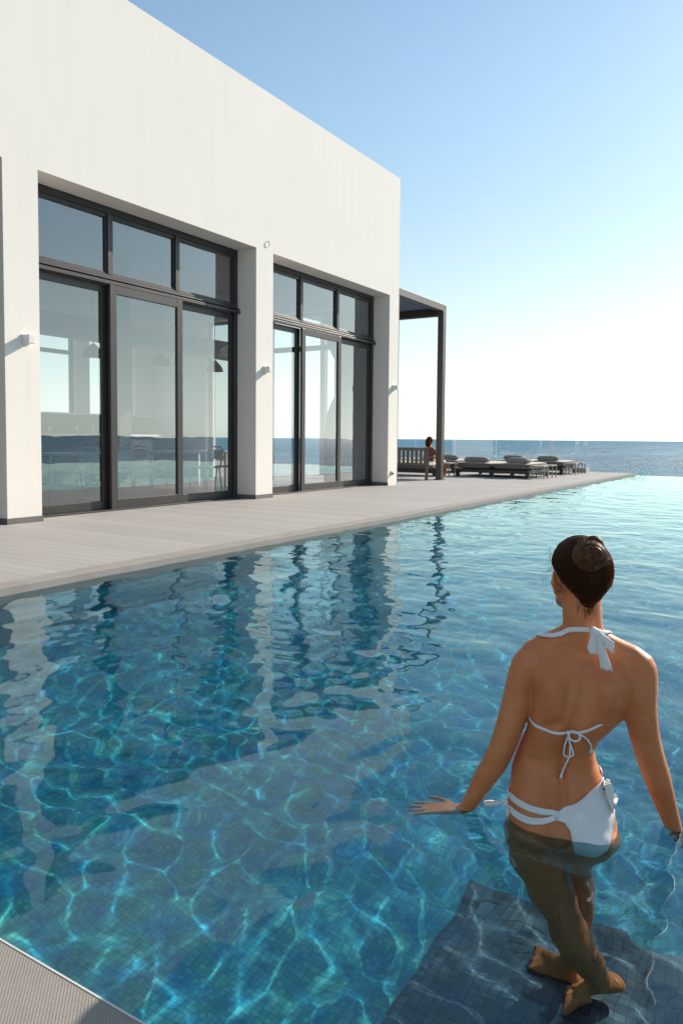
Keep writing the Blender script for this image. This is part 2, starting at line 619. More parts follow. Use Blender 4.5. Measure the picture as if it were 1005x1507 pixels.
def sliding_leaf(x0, x1, y0, y1, z0, z1, st=.115, tr=.12, br=.135):
    f = MB()
    f.box(x0, x1, y0, y0 + st, z0, z1); f.box(x0, x1, y1 - st, y1, z0, z1)
    f.box(x0 + .001, x1 - .001, y0 + st, y1 - st, z0, z0 + br); f.box(x0 + .001, x1 - .001, y0 + st, y1 - st, z1 - tr, z1)
    d = bpart(f, 'sliding_door', M['frame'], bevel=.004)
    pane_mb((x0 + x1) / 2, y0 + st, y1 - st, z0 + br, z1 - tr, M['glass'], d)
    return d

for (y0, y1) in OPS:
    f = MB()
    xo, xi = RX, RX - .09
    w = .09
    f.box(xi, xo, y0, y0 + w, Z0, ZS); f.box(xi, xo, y1 - w, y1, Z0, ZS)
    f.box(xi, xo, y0 + w, y1 - w, 4.20, ZS)
    f.box(xi, xo, y0 + w, y1 - w, 3.25, 3.36)
    m1, m2 = y0 + 1.405, y0 + 2.725
    for mm in (m1, m2):
        f.box(xi, xo + .004, mm, mm + .085, 3.36, 4.20)
    # glazing bead, a little back
    segs = [(y0 + w, m1), (m1 + .085, m2), (m2 + .085, y1 - w)]
    for (a, c) in segs:
        f.box(xi + .01, xo - .02, a, c, 4.14, 4.20); f.box(xi + .01, xo - .02, a, c, 3.36, 3.395)
        f.box(xi + .01, xo - .02, a, a + .025, 3.395, 4.14); f.box(xi + .01, xo - .02, c - .025, c, 3.395, 4.14)
    f.box(xo, xo + .065, y0, y1, 3.215, 3.262)
    f.box(xo, xo + .05, y0, y1 , 3.285, 3.30)
    f.box(xo - .09, xo + .10, y0, y1, Z0, Z0 + .022)
    fr = bpart(f, 'window_frame', M['frame'], bevel=.003)
    for (a, c) in segs:
        pane_mb(xo - .05, a, c, 3.36, 4.20, M['glass'], fr)
    sliding_leaf(xo - .085, xo - .04, y0 + .03, m1 + .045, Z0 + .023, 3.214, .13, .105, .115)
    sliding_leaf(xo - .085, xo - .04, m2 + .045, y1 - .03, Z0 + .023, 3.214, .13, .105, .115)
    sliding_leaf(xo + .01, xo + .062, m1 - .02, m2 + .085, Z0 + .023, 3.214)
# back windows and the end door
for (y0, y1) in BO:
    f = MB()
    x0, x1 = XB + .1, XB + .16
    f.box(x0, x1, y0, y0 + .07, 1.0, 4.0); f.box(x0, x1, y1 - .07, y1, 1.0, 4.0)
    f.box(x0, x1, y0 + .07, y1 - .07, 1.0, 1.08); f.box(x0, x1, y0 + .07, y1 - .07, 3.93, 4.0); f.box(x0, x1, y0 + .07, y1 - .07, 3.1, 3.2)
    if y1 - y0 > 2:
        mm = (y0 + y1) / 2
        f.box(x0 - .002, x1 + .002, mm - .04, mm + .04, 1.08, 3.93)
    fr = bpart(f, 'window_frame', M['frame'])
f = MB()
for xx in (EO[0], (EO[0] + EO[1]) / 2 - .04, EO[1] - .08):
    f.box(xx, xx + .08, YE - .25, YE - .18, Z0, 4.1)
f.box(EO[0] + .08, EO[1] - .08, YE - .249, YE - .181, 3.2, 3.32); f.box(EO[0] + .08, EO[1] - .08, YE - .249, YE - .181, 4.02, 4.1)
bpart(f, 'end_door_frame', M['frame'])
b = MB(); b.box(XB + .301, XB + .34, YB + .31, YE - .41, .057, 1.62); bpart(b, 'wall_panelling', M['panel'])
b = MB(); b.box(XB + .301, XB + .62, YB + .31, YE - .41, 1.621, 1.66); bpart(b, 'wall_shelf', M['table_top'])
# interior columns
for i, (x, y) in enumerate(((-12.2, 6.2), (-12.2, 10.9))):
    b = MB(); b.box(x - .16, x + .16, y - .16, y + .16, .056, 4.75); bpart(b, 'column', M['inner_wall'])
b = MB(); b.box(-12.6, -11.9, YB + .3, YE - .4, 3.05, 3.4); bpart(b, 'ceiling_beam', M['inner_wall'])

def wall_lamp(y, z, label):
    t = thing('wall_lamp', label, 'wall lamp', (FX, y, z), 0, 'small white wall lamps on the piers')
    b = MB(); b.box(0, .022, -.05, .05, -.058, .058); b.build('wall_plate', M['lamp_white'], t, bevel=.003)
    b = MB(); b.box(.022, .125, -.042, .042, -.052, .052); b.build('lamp_body', M['lamp_white'], t, bevel=.004)
    b = MB(); b.box(.04, .11, -.03, .03, -.0545, -.0525); b.build('lens', M['rail_glass'], t)
wall_lamp(5.65, 2.245, 'small white box lamp on the pier left of the nearest glass doors')
wall_lamp(10.31, 2.27, 'small white box lamp on the pier between the two glass door bays')
wall_lamp(15.03, 2.255, 'small white box lamp on the end pier of the facade beside the pergola')
b = MB()
b.tube([(FX - .001, 10.37, 4.46), (FX + .03, 10.37, 4.455), (FX + .036, 10.375, 4.42), (FX + .03, 10.38, 4.385), (FX + .012, 10.39, 4.37)], [.007, .007, .008, .007, .005], 8)
tag(b.build('wall_hook', M['stone_wall'], smooth=True), 'tiny grey hook high on the white wall above the middle pier', 'hook')
t = thing('outdoor_socket', 'small round grey outlet low on the end pier near the bench', 'socket', (FX, 14.97, .32))
b = MB(); b.tube([(0, 0, 0), (.018, 0, 0)], [.055, .05], 20); b.build('cover_plate', M['stone_wall'], t)
b = MB(); b.tube([(.018, 0, .0), (.05, 0, .0), (.055, 0, -.03)], [.02, .018, .016], 10); b.build('spout', M['frame'], t)

# ------------------------------------------------------------------ pergola
PG = Vector((-8.02, 17.81, Z0))
pg = thing('pergola', 'dark metal pergola with a louvred roof and square post beside the building end', 'pergola', PG)
def pgp(mb, name, m, **k):
    o = mb.build(name, m, pg, **k); o.matrix_parent_inverse = Matrix.Translation(-PG); return o
b = MB(); b.box(-8.10, -7.945, 17.72, 17.90, Z0, 4.37); pgp(b, 'post', M['pergola'], bevel=.004)
b = MB(); b.box(-8.13, -7.92, 17.69, 17.93, Z0, Z0 + .02); pgp(b, 'base_plate', M['pergola'])
b = MB(); b.box(-11.7, -11.55, 17.72, 17.90, Z0, 4.25); pgp(b, 'post', M['pergola'], bevel=.004)
b = MB(); b.box(-8.10, -7.945, 15.262, 17.90, 4.371, 4.53); pgp(b, 'side_beam', M['pergola'], bevel=.003)
b = MB(); b.box(-11.7, -8.101, 17.72, 17.90, 4.26, 4.53); pgp(b, 'end_beam', M['louver'], bevel=.003)
b = MB(); b.box(-11.7, -11.55, 15.262, 17.719, 4.371, 4.53); pgp(b, 'side_beam', M['pergola'], bevel=.003)
b = MB(); b.box(-11.549, -8.101, 15.262, 15.40, 4.372, 4.53); pgp(b, 'wall_beam', M['louver'])
b = MB()
y = 15.45
while y < 17.66:
    b.quad((-11.54, y, 4.40), (-8.105, y, 4.40), (-8.105, y + .17, 4.46), (-11.54, y + .17, 4.46))
    b.quad((-11.54, y, 4.415), (-11.54, y + .17, 4.475), (-8.105, y + .17, 4.475), (-8.105, y, 4.415))
    y += .16
pgp(b, 'louvers', M['louver'])
b = MB(); b.box(-8.06, -7.96, 15.262, 15.32, Z0, 4.371); pgp(b, 'wall_post', M['pergola'])

# ------------------------------------------------------------------ terrace furniture
def rbox(mb, x0, x1, y0, y1, z0, z1):
    return mb.box(x0, x1, y0, y1, z0, z1)

def cushion(name, m, parent, x0, x1, y0, y1, z0, z1, r=.05, puff=.25):
    bm = bmesh.new()
    n = 14
    me = bpy.data.meshes.new(name)
    v, f = [], []
    hx, hy, hz = (x1 - x0) / 2, (y1 - y0) / 2, (z1 - z0) / 2
    c = Vector(((x0 + x1) / 2, (y0 + y1) / 2, (z0 + z1) / 2))
    bmesh.ops.create_cube(bm, size=2)
    bmesh.ops.subdivide_edges(bm, edges=bm.edges[:], cuts=n, use_grid_fill=True)
    for w in bm.verts:
        p = w.co.copy()
        e = 9.0
        k = (abs(p.x) ** e + abs(p.y) ** e + abs(p.z) ** e) ** (1 / e)
        q = p / k
        zz = q.z * hz * (1 - puff * (q.x ** 4 + q.y ** 4) * .5)
        w.co = Vector((q.x * hx, q.y * hy, zz)) + c
    bm.to_mesh(me); bm.free()
    me.polygons.foreach_set('use_smooth', [True] * len(me.polygons))
    me.materials.append(m)
    o = bpy.data.objects.new(name, me)
    COL.objects.link(o)
    o.parent = parent
    return o

def pillow(label, x, y, z, rz, w, d, h, m, group='scatter pillows on the daybeds', tilt=0):
    bm = bmesh.new()
    bmesh.ops.create_grid(bm, x_segments=18, y_segments=12, size=1)
    vs = []
    for w_ in bm.verts:
        px, py = w_.co.x, w_.co.y
        edge = max(0, (1 - px ** 4)) * max(0, (1 - py ** 4))
        w_.co.z = h / 2 * edge ** .45
        w_.co.x = px * w / 2 * (1 - .07 * (1 - py * py) * 0 - .06 * abs(py) ** 2 * (abs(px)))
        w_.co.y = py * d / 2 * (1 - .06 * abs(px) ** 2)
    g = bmesh.ops.duplicate(bm, geom=bm.verts[:] + bm.edges[:] + bm.faces[:])
    nv = [e for e in g['geom'] if isinstance(e, bmesh.types.BMVert)]
    for w_ in nv:
        w_.co.z *= -1
    bmesh.ops.reverse_faces(bm, faces=[e for e in g['geom'] if isinstance(e, bmesh.types.BMFace)])
    bmesh.ops.remove_doubles(bm, verts=bm.verts[:], dist=.0005)
    me = bpy.data.meshes.new('pillow'); bm.to_mesh(me); bm.free()
    me.polygons.foreach_set('use_smooth', [True] * len(me.polygons))
    me.materials.append(m)
    o = bpy.data.objects.new('pillow', me); COL.objects.link(o)
    o.location = (x, y, z); o.rotation_euler = (tilt, 0, rz)
    return tag(o, label, 'pillow', group)

def daybed(label, x0, x1, y0, y1, split=True):
    t = thing('daybed', label, 'daybed', ((x0 + x1) / 2, (y0 + y1) / 2, Z0), 0, 'low double daybeds on the terrace')
    w, l = (x1 - x0) / 2, (y1 - y0) / 2
    b = MB()
    b.box(-w, w, -l, -l + .06, .13, .22); b.box(-w, w, l - .06, l, .13, .22)
    b.box(-w, -w + .06, -l + .06, l - .06, .13, .22); b.box(w - .06, w, -l + .06, l - .06, .13, .22)
    for k in range(12):
        yk = -l + .1 + k * (2 * l - .2) / 12
        b.box(-w + .06, w - .06, yk, yk + .10, .185, .205)
    b.build('frame', M['dark_metal'], t, bevel=.004)
    for sx in (-w + .05, 0, w - .05):
        for sy in (-l + .06, l - .06):
            q = MB(); q.box(sx - .055 if sx > -w + .1 else sx - .04, sx + .05, sy - .05, sy + .05, 0, .129); q.build('leg', M['dark_metal'], t)
    cushion('mattress', M['mattress_shaded'], t, -w + .01, -.006, -l + .01, l - .01, .222, .42)
    cushion('mattress', M['mattress_shaded'], t, .006, w - .01, -l + .01, l - .01, .222, .42)
    return t

def m_mattress_shaded():
    # mattresses: lit cream tops and darker shaded sides, painted in by face direction
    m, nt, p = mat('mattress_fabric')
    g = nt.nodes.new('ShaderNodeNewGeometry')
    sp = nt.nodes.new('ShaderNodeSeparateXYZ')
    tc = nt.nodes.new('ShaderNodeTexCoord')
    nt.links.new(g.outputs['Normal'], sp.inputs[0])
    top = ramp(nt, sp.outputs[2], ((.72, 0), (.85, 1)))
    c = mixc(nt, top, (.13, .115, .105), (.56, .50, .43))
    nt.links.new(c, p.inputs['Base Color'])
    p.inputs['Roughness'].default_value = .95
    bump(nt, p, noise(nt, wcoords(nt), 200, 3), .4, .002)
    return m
M['mattress_shaded'] = m_mattress_shaded()
daybed('long low daybed with two taupe mattresses nearest the pool corner', -8.46, -6.32, 19.85, 21.75)
daybed('low daybed partly hidden behind the nearest one, closest to the sea', -8.46, -6.27, 23.0, 24.7)
daybed('low daybed with a cream cushion seen just right of the pergola post', -11.6, -9.25, 21.6, 23.4)
pillow('grey pillow on the left mattress of the nearest daybed', -7.90, 20.12, .53, .05, .72, .40, .17, M['fabric'])
pillow('grey pillow on the right mattress of the nearest daybed', -6.70, 20.12, .53, -.08, .66, .42, .17, M['fabric'])
pillow('grey pillow on the right end of the rear daybed near the sea', -6.80, 23.28, .53, .1, .68, .42, .17, M['fabric'])
pillow('grey pillow behind the nearest daybed pillow, on the left of the rear daybed', -7.88, 23.28, .53, -.05, .66, .42, .17, M['fabric'])
pillow('cream pillow on the daybed beside the pergola post', -10.3, 21.95, .55, .3, .55, .40, .18, M['cream'])
pillow('long dark bolster on the daybed beside the pergola post', -9.6, 21.9, .53, 0, .75, .30, .17, M['fabric'])

def side_table(label, x, y, sx, sy, h, group='slim side tables'):
    t = thing('side_table', label, 'side table', (x, y, Z0), 0, group)
    b = MB()
    n = 5
    for k in range(n):
        b.box(-sx / 2 + k * sx / n + .004, -sx / 2 + (k + 1) * sx / n - .004, -sy / 2, sy / 2, h - .025, h)
    b.build('table_top', M['taupe_l2'], t)
    for a in (-1, 1):
        for c in (-1, 1):
            q = MB(); q.box(a * (sx / 2 - .015) - .013, a * (sx / 2 - .015) + .013, c * (sy / 2 - .015) - .013, c * (sy / 2 - .015) + .013, 0, h - .026); q.build('leg', M['leg_metal'], t)
    b = MB()
    b.box(-sx / 2, sx / 2, -sy / 2, -sy / 2 + .02, h - .06, h - .027)
    b.build('apron', M['leg_metal'], t)
M['leg_metal'] = simple('taupe_metal', (.20, .185, .175), (.24, .22, .21), 4, .45, .2, .05)
M['taupe_l2'] = simple('table_slats', (.42, .38, .34), (.50, .46, .42), 12, .6)
side_table('slim side table between the pergola post and the nearest daybed', -8.72, 19.75, .42, .42, .39)
side_table('slim side table at the pool end of the nearest daybed', -6.10, 20.15, .34, .42, .36)
side_table('slim side table beside the far corner of the nearest daybed', -6.10, 20.95, .34, .42, .36)
side_table('slim side table at the pool end of the rear daybed', -6.06, 23.3, .32, .4, .36)
side_table('farthest slim side table at the pool end of the rear daybed', -6.06, 24.1, .32, .4, .36)

def bench(label, x0, x1, y):
    t = thing('bench', label, 'bench', ((x0 + x1) / 2, y, Z0))
    w = (x1 - x0) / 2
    b = MB()
    b.box(-w, w, -.02, .03, .76, .83); b.box(-w + .05, w - .05, -.02, .02, .36, .42)
    n = int(2 * w / .122)
    for k in range(n):
        xx = -w + .10 + k * (2 * w - .2) / (n - 1)
        b.box(xx - .042, xx + .042, -.008, .012, .42, .76)
    b.build('backrest', M['teak'], t, bevel=.004)
    for s in (-1, 1):
        q = MB()
        q.tube([(s * (w - .03), -.07, 0), (s * (w - .03), -.01, .38), (s * (w - .03), 0, .80)], [.045, .042, .036], 4)
        q.build('leg', M['teak'], t)
        q = MB(); q.box(s * (w - .03) - .035, s * (w - .03) + .035, .60, .67, 0, .33); q.build('leg', M['teak'], t)
        q = MB(); q.box(s * (w - .03) - .04, s * (w - .03) + .04, .03, .68, .56, .60); q.build('armrest', M['teak'], t, bevel=.004)
    q = MB(); q.box(-w, w, .03, .66, .30, .35); q.build('seat', M['teak'], t)
    cushion('seat_cushion', M['cream'], t, -w + .06, w - .06, .05, .66, .352, .45)
    return t
bench('weathered wooden slat-back bench standing beside the end pier', -10.6, -8.17, 17.45)
t = thing('sofa', 'low lounge sofa with cream cushions behind the wooden bench', 'sofa', (-9.75, 19.65, Z0))
b = MB(); b.box(-.95, .95, -.4, .4, .10, .24); b.build('base', M['dark_metal'], t, bevel=.004)
for sx in (-.88, .88):
    for sy in (-.33, .33):
        q = MB(); q.box(sx - .04, sx + .04, sy - .04, sy + .04, 0, .10); q.build('leg', M['dark_metal'], t)
cushion('seat_cushion', M['cream'], t, -.94, -.005, -.39, .39, .242, .42)
cushion('seat_cushion', M['cream'], t, .005, .94, -.39, .39, .242, .42)
b = MB(); b.box(-6.38, -6.05, 25.0, 25.5, Z0, .20)
tag(b.build('low_block', M['stone_wall'], bevel=.01), 'low grey block standing at the seaward edge of the terrace', 'block')

# glass balustrade
t = thing('glass_balustrade', 'clear frameless glass railing along the seaward edge of the terrace', 'glass railing', (-6.2, 25.7, Z0))
x = 0.0
for k in range(9):
    w = 1.58
    q = MB(); q.box(x - w, x, -.006, .006, .02, 1.10); q.build('glass_panel', M['rail_glass'], t)
    x -= w + .02
q = MB(); q.box(x, 0, -.03, .03, -.04, .019); q.build('base_rail', M['leg_metal'], t)

# ------------------------------------------------------------------ inside the restaurant
def dtable(label, x, y, sx, sy):
    t = thing('dining_table', label, 'table', (x, y, .056), 0, 'dining tables behind the glass')
    b = MB(); b.box(-sx / 2, sx / 2, -sy / 2, sy / 2, .72, .76); b.build('table_top', M['table_top'], t, bevel=.004)
    for a in (-1, 1):
        for c in (-1, 1):
            q = MB(); q.box(a * (sx / 2 - .06) - .025, a * (sx / 2 - .06) + .025, c * (sy / 2 - .06) - .025, c * (sy / 2 - .06) + .025, 0, .719); q.build('leg', M['chair_w'], t)
def dchair(label, x, y, rz):
    t = thing('dining_chair', label, 'chair', (x, y, .056), rz, 'dining chairs behind the glass')
    b = MB(); b.box(-.22, .22, -.22, .22, .43, .465); b.build('seat', M['chair_w'], t, bevel=.01)
    b = MB(); b.tube([(-.2, -.21, .44), (-.2, -.26, .82), (-.1, -.28, .86), (.1, -.28, .86), (.2, -.26, .82), (.2, -.21, .44)], .014, 8)
    b.box(-.18, .18, -.268, -.255, .62, .80); b.build('backrest', M['chair_w'], t)
    for a in (-1, 1):
        for c in (-1, 1):
            q = MB(); q.tube([(a * .19, c * .19, .43), (a * .22, c * .23, 0)], .013, 8); q.build('leg', M['chair_w'], t)
dtable('pale dining table behind the left pane of the nearest doors', -10.9, 8.6, .9, 1.5)
dtable('pale dining table behind the middle pane of the nearest doors', -10.9, 11.6, .9, 1.5)
dchair('pale dining chair at the near side of the left table', -10.1, 8.15, R(90))
dchair('pale dining chair at the terrace side of the left table', -10.1, 8.9, R(90))
dchair('pale dining chair at the near end of the left table', -10.9, 7.5, 0)
dchair('pale dining chair at the terrace side of the middle table', -10.1, 11.2, R(90))
dchair('pale dining chair at the far corner of the middle table', -10.1, 11.95, R(90))
dchair('pale dining chair at the near end of the middle table', -10.9, 10.5, 0)
t = thing('bar_counter', 'long bar counter with shelves deep inside the restaurant', 'counter', (-14.2, 9.5, .056))
b = MB(); b.box(-.3, .3, -3.2, 4.2, 0, 1.05); b.build('counter_body', M['sheer'], t)
b = MB(); b.box(-.36, .36, -3.25, 4.25, 1.05, 1.10); b.build('counter_top', M['table_top'], t)
for k in range(14):
    y_ = 6.6 + k * .52 + rnd.uniform(-.12, .12)
    hgt = rnd.uniform(.16, .32)
    b = MB(); b.tube([(0, 0, 0), (0, 0, hgt * .6), (0, 0, hgt * .72), (0, 0, hgt)], [.045, .045, .02, .018], 10)
    o = b.build('bottle', M['bottle'], smooth=True)
    o.location = (-14.2 + rnd.uniform(-.1, .1), y_, 1.158)
    ORD = ('nearest', 'second', 'third', 'fourth', 'fifth', 'sixth', 'seventh', 'eighth', 'ninth', 'tenth', 'eleventh', 'twelfth', 'thirteenth', 'farthest')
    tag(o, ORD[k] + ' dark bottle from the near end of the bar counter', 'bottle', 'bottles on the bar counter')
for i, y_ in enumerate((7.6, 9.3, 11.0, 12.6)):
    t = thing('pendant_lamp', ('nearest', 'second', 'third', 'farthest')[i] + ' dark pendant lamp over the dining tables behind the glass', 'pendant lamp', (-11.1, y_, 2.55), 0, 'unlit pendant lamps')
    b = MB(); b.tube([(0, 0, 0), (0, 0, .12), (0, 0, .22), (0, 0, .24)], [.20, .15, .05, .03], 18, cap=False); b.build('lamp_shade', M['dark_metal'], t, smooth=True)
    b = MB(); b.tube([(0, 0, .24), (0, 0, 2.2)], .008, 6); b.build('cable', M['dark_metal'], t)
# gathered curtain beside the end door
cv, cf = [], []
nn = 70
for i in range(nn):
    u_ = i / (nn - 1)
    for z in range(24):
        zz = z / 23
        pinch = 1 - .45 * math.exp(-((zz - .62) / .16) ** 2)
        xx = -8.62 - u_ * .95 * pinch
        cv.append((xx, YE - .55 + .05 * math.sin(u_ * 60) * pinch, .07 + zz * 3.9))
for i in range(nn - 1):
    for z in range(23):
        a = i * 24 + z
        cf.append((a, a + 24, a + 25, a + 1))
q = MB(); q.v, q.f = cv, cf
tag(q.build('curtain', M['sheer'], smooth=True), 'dark gathered curtain behind the last glass door of the facade', 'curtain')

# green hedge and ground seen through the back windows
b = MB()
b.box(-60, -30.001, -40, 40, -.6, .0)
b.build('garden_ground', M['hedge'], kind='structure')

# spray where the sea meets the pool corner
b = MB()
for i in range(260):
    r_ = rnd.uniform(.004, .016)
    a = rnd.gauss(0, 1)
    p = Vector((-4.75 + .28 * rnd.gauss(0, 1), 26.1 + .25 * rnd.gauss(0, 1), .02 + abs(rnd.gauss(0, .14))))
    b.tube([p - Vector((0, 0, r_)), p, p + Vector((r_ * .3, 0, r_))], [r_ * .3, r_, r_ * .3], 5)
M['foam'] = simple('foam', (.8, .82, .83), (.85, .87, .88), 4, .6)
tag(b.build('sea_spray', M['foam'], smooth=True), 'white spray rising at the corner of the overflow edge', 'spray', kind='stuff')

#BODY#
# ------------------------------------------------------------------ people
from mathutils.bvhtree import BVHTree

def m_skin(name, c1, c2):
    m, nt, p = mat(name)
    v = coords(nt)
    n = noise(nt, v, 9, 5, .6)
    n2 = noise(nt, v, 70, 3, .6)
    c = mixc(nt, ramp(nt, n, ((.35, 0), (.65, 1))), c1, c2)
    c = mixc(nt, math_n(nt, 'MULTIPLY', ramp(nt, n2, ((.55, 0), (.75, 1))), .22), c, tuple(x * .62 for x in c1))
    nt.links.new(c, p.inputs['Base Color'])
    p.inputs['Roughness'].default_value = .46
    p.inputs['Subsurface Weight'].default_value = .12
    p.inputs['Subsurface Radius'].default_value = (.012, .005, .003)
    p.inputs['Subsurface Scale'].default_value = 1.0
    p.inputs['Specular IOR Level'].default_value = .35
    p.inputs['Coat Weight'].default_value = .08
    p.inputs['Coat Roughness'].default_value = .3
    nt.links.new(ramp(nt, noise(nt, v, 14, 4, .6), ((.4, .36), (.62, .56))), p.inputs['Roughness'])
    vo = nd(nt, 'ShaderNodeTexVoronoi')
    vo.inputs['Scale'].default_value = 38
    nt.links.new(coords(nt), vo.inputs['Vector'])
    mole = ramp(nt, vo.outputs[0], ((.035, 1), (.06, 0)))
    c = mixc(nt, math_n(nt, 'MULTIPLY', mole, .55), c, (.12, .04, .02))
    nt.links.new(c, p.inputs['Base Color'])
    bump(nt, p, math_n(nt, 'ADD', noise(nt, v, 420, 3, .6), math_n(nt, 'MULTIPLY', noise(nt, v, 90, 4, .6), 1.2)), .25, .001)
    return m

def m_hair():
    m, nt, p = mat('brown_hair')
    v = coords(nt, (60, 60, 14))
    n = noise(nt, v, 3, 4)
    nt.links.new(ramp(nt, n, ((.3, (.022, .009, .004)), (.55, (.060, .025, .011)), (.8, (.13, .058, .026)))), p.inputs['Base Color'])
    p.inputs['Roughness'].default_value = .45
    p.inputs['Specular IOR Level'].default_value = .35
    p.inputs['Specular Tint'].default_value = (1, .72, .5, 1)
    tl = nd(nt, 'ShaderNodeBsdfTranslucent')
    tl.inputs[0].default_value = (.75, .32, .11, 1)
    mx = nd(nt, 'ShaderNodeMixShader')
    mx.inputs[0].default_value = .38
    nt.links.new(p.outputs[0], mx.inputs[1])
    nt.links.new(tl.outputs[0], mx.inputs[2])
    nt.links.new(mx.outputs[0], nt.nodes['Material Output'].inputs[0])
    return m

def m_bun():
    m, nt, p = mat('sunlit_brown_hair')
    n = noise(nt, coords(nt, (50, 50, 50)), 2.2, 4)
    nt.links.new(ramp(nt, n, ((.3, (.032, .013, .006)), (.55, (.095, .038, .016)), (.75, (.22, .095, .04)))), p.inputs['Base Color'])
    p.inputs['Roughness'].default_value = .42
    p.inputs['Specular IOR Level'].default_value = .4
    p.inputs['Specular Tint'].default_value = (1, .75, .5, 1)
    return m

def m_cloth():
    m, nt, p = mat('white_swim_fabric')
    v = coords(nt)
    nt.links.new(ramp(nt, noise(nt, v, 12), ((.3, (.74, .73, .73)), (.7, (.82, .81, .80)))), p.inputs['Base Color'])
    p.inputs['Roughness'].default_value = .8
    h = math_n(nt, 'ADD', noise(nt, v, 30, 3), math_n(nt, 'MULTIPLY', noise(nt, v, 500, 2), .3))
    bump(nt, p, h, .5, .004)
    return m
M.update(skin=m_skin('tanned_skin', (.52, .165, .058), (.64, .228, .088)), hair=m_hair(), bun=m_bun(), swim=m_cloth(),
         sandy=simple('red_patterned_top', (.09, .015, .018), (.22, .09, .08), 60, .9, 0, .1),
         eye=simple('eye_white', (.7, .7, .7), (.75, .75, .75), 5, .2, 0, 0), lips=simple('lips', (.42, .12, .10), (.46, .14, .12), 20, .4, 0, 0))

def ring_loft(mb, rows, n=40, power=2.3):
    """rows: (z, x centre, y centre, half width, half depth) -> closed loft"""
    b0 = len(mb.v)
    for (z, xc, yc, a, d) in rows:
        for k in range(n):
            t = 2 * math.pi * k / n
            c, s_ = math.cos(t), math.sin(t)
            mb.v.append((xc + a * math.copysign(abs(c) ** (2 / power), c), yc + d * math.copysign(abs(s_) ** (2 / power), s_), z))
    for i in range(len(rows) - 1):
        for k in range(n):
            q = (b0 + i * n + k, b0 + i * n + (k + 1) % n, b0 + (i + 1) * n + (k + 1) % n, b0 + (i + 1) * n + k)
            mb.f.append(q if rows[1][0] > rows[0][0] else q[::-1])
    lo, hi = [b0 + k for k in range(n)], [b0 + (len(rows) - 1) * n + k for k in range(n)]
    if rows[1][0] > rows[0][0]:
        mb.f += [tuple(reversed(lo)), tuple(hi)]
    else:
        mb.f += [tuple(lo), tuple(reversed(hi))]

def ellipsoid(mb, c, rad, rz=0, rx=0, ry=0, n=24):
    M_ = Matrix.Translation(c) @ Matrix.Rotation(rz, 4, 'Z') @ Matrix.Rotation(ry, 4, 'Y') @ Matrix.Rotation(rx, 4, 'X') @ Matrix.Diagonal((*rad, 1))
    b0 = len(mb.v)
    m_ = n // 2
    mb.v.append(tuple(M_ @ Vector((0, 0, -1))))
    for i in range(1, m_):
        ph = -math.pi / 2 + math.pi * i / m_
        for k in range(n):
            t = 2 * math.pi * k / n
            mb.v.append(tuple(M_ @ Vector((math.cos(ph) * math.cos(t), math.cos(ph) * math.sin(t), math.sin(ph)))))
    mb.v.append(tuple(M_ @ Vector((0, 0, 1))))
    top = len(mb.v) - 1
    for k in range(n):
        mb.f.append((b0, b0 + 1 + (k + 1) % n, b0 + 1 + k))
        e = b0 + 1 + (m_ - 2) * n
        mb.f.append((top, e + k, e + (k + 1) % n))
    for i in range(m_ - 2):
        for k in range(n):
            a = b0 + 1 + i * n
            mb.f.append((a + k, a + (k + 1) % n, a + n + (k + 1) % n, a + n + k))

def spline(pts, rads, m=6):
    P = [Vector(p) for p in pts]
    out, ro = [], []
    for i in range(len(P) - 1):
        p0, p1, p2, p3 = P[max(i - 1, 0)], P[i], P[i + 1], P[min(i + 2, len(P) - 1)]
        for k in range(m):
            t = k / m
            out.append(.5 * ((2 * p1) + (p2 - p0) * t + (2 * p0 - 5 * p1 + 4 * p2 - p3) * t * t + (3 * p1 - p0 - 3 * p2 + p3) * t ** 3))
            ro.append(rads[i] * (1 - t) + rads[i + 1] * t)
    out.append(P[-1]); ro.append(rads[-1])
    return out, ro

def limb(mb, pr, n=20, m=5):
    p, r_ = spline([a for a, _ in pr], [b_ for _, b_ in pr], m)
    mb.tube(p, r_, n)
    ellipsoid(mb, p[0], (r_[0] * .99,) * 3, n=16)
    ellipsoid(mb, p[-1], (r_[-1] * .99,) * 3, n=16)

def fuse(mb, voxel, smooth_it, name):
    me = bpy.data.meshes.new('tmp'); me.from_pydata(mb.v, [], mb.f); me.update()
    o = bpy.data.objects.new('tmp', me); COL.objects.link(o)
    md = o.modifiers.new('r', 'REMESH'); md.mode = 'VOXEL'; md.voxel_size = voxel; md.use_smooth_shade = True
    ms = o.modifiers.new('s', 'SMOOTH'); ms.factor = .5; ms.iterations = smooth_it
    bpy.context.view_layer.update()
    dg = bpy.context.evaluated_depsgraph_get()
    ev = o.evaluated_get(dg)
    res = bpy.data.meshes.new_from_object(ev)
    res.name = name
    bpy.data.objects.remove(o); bpy.data.meshes.remove(me)
    return res

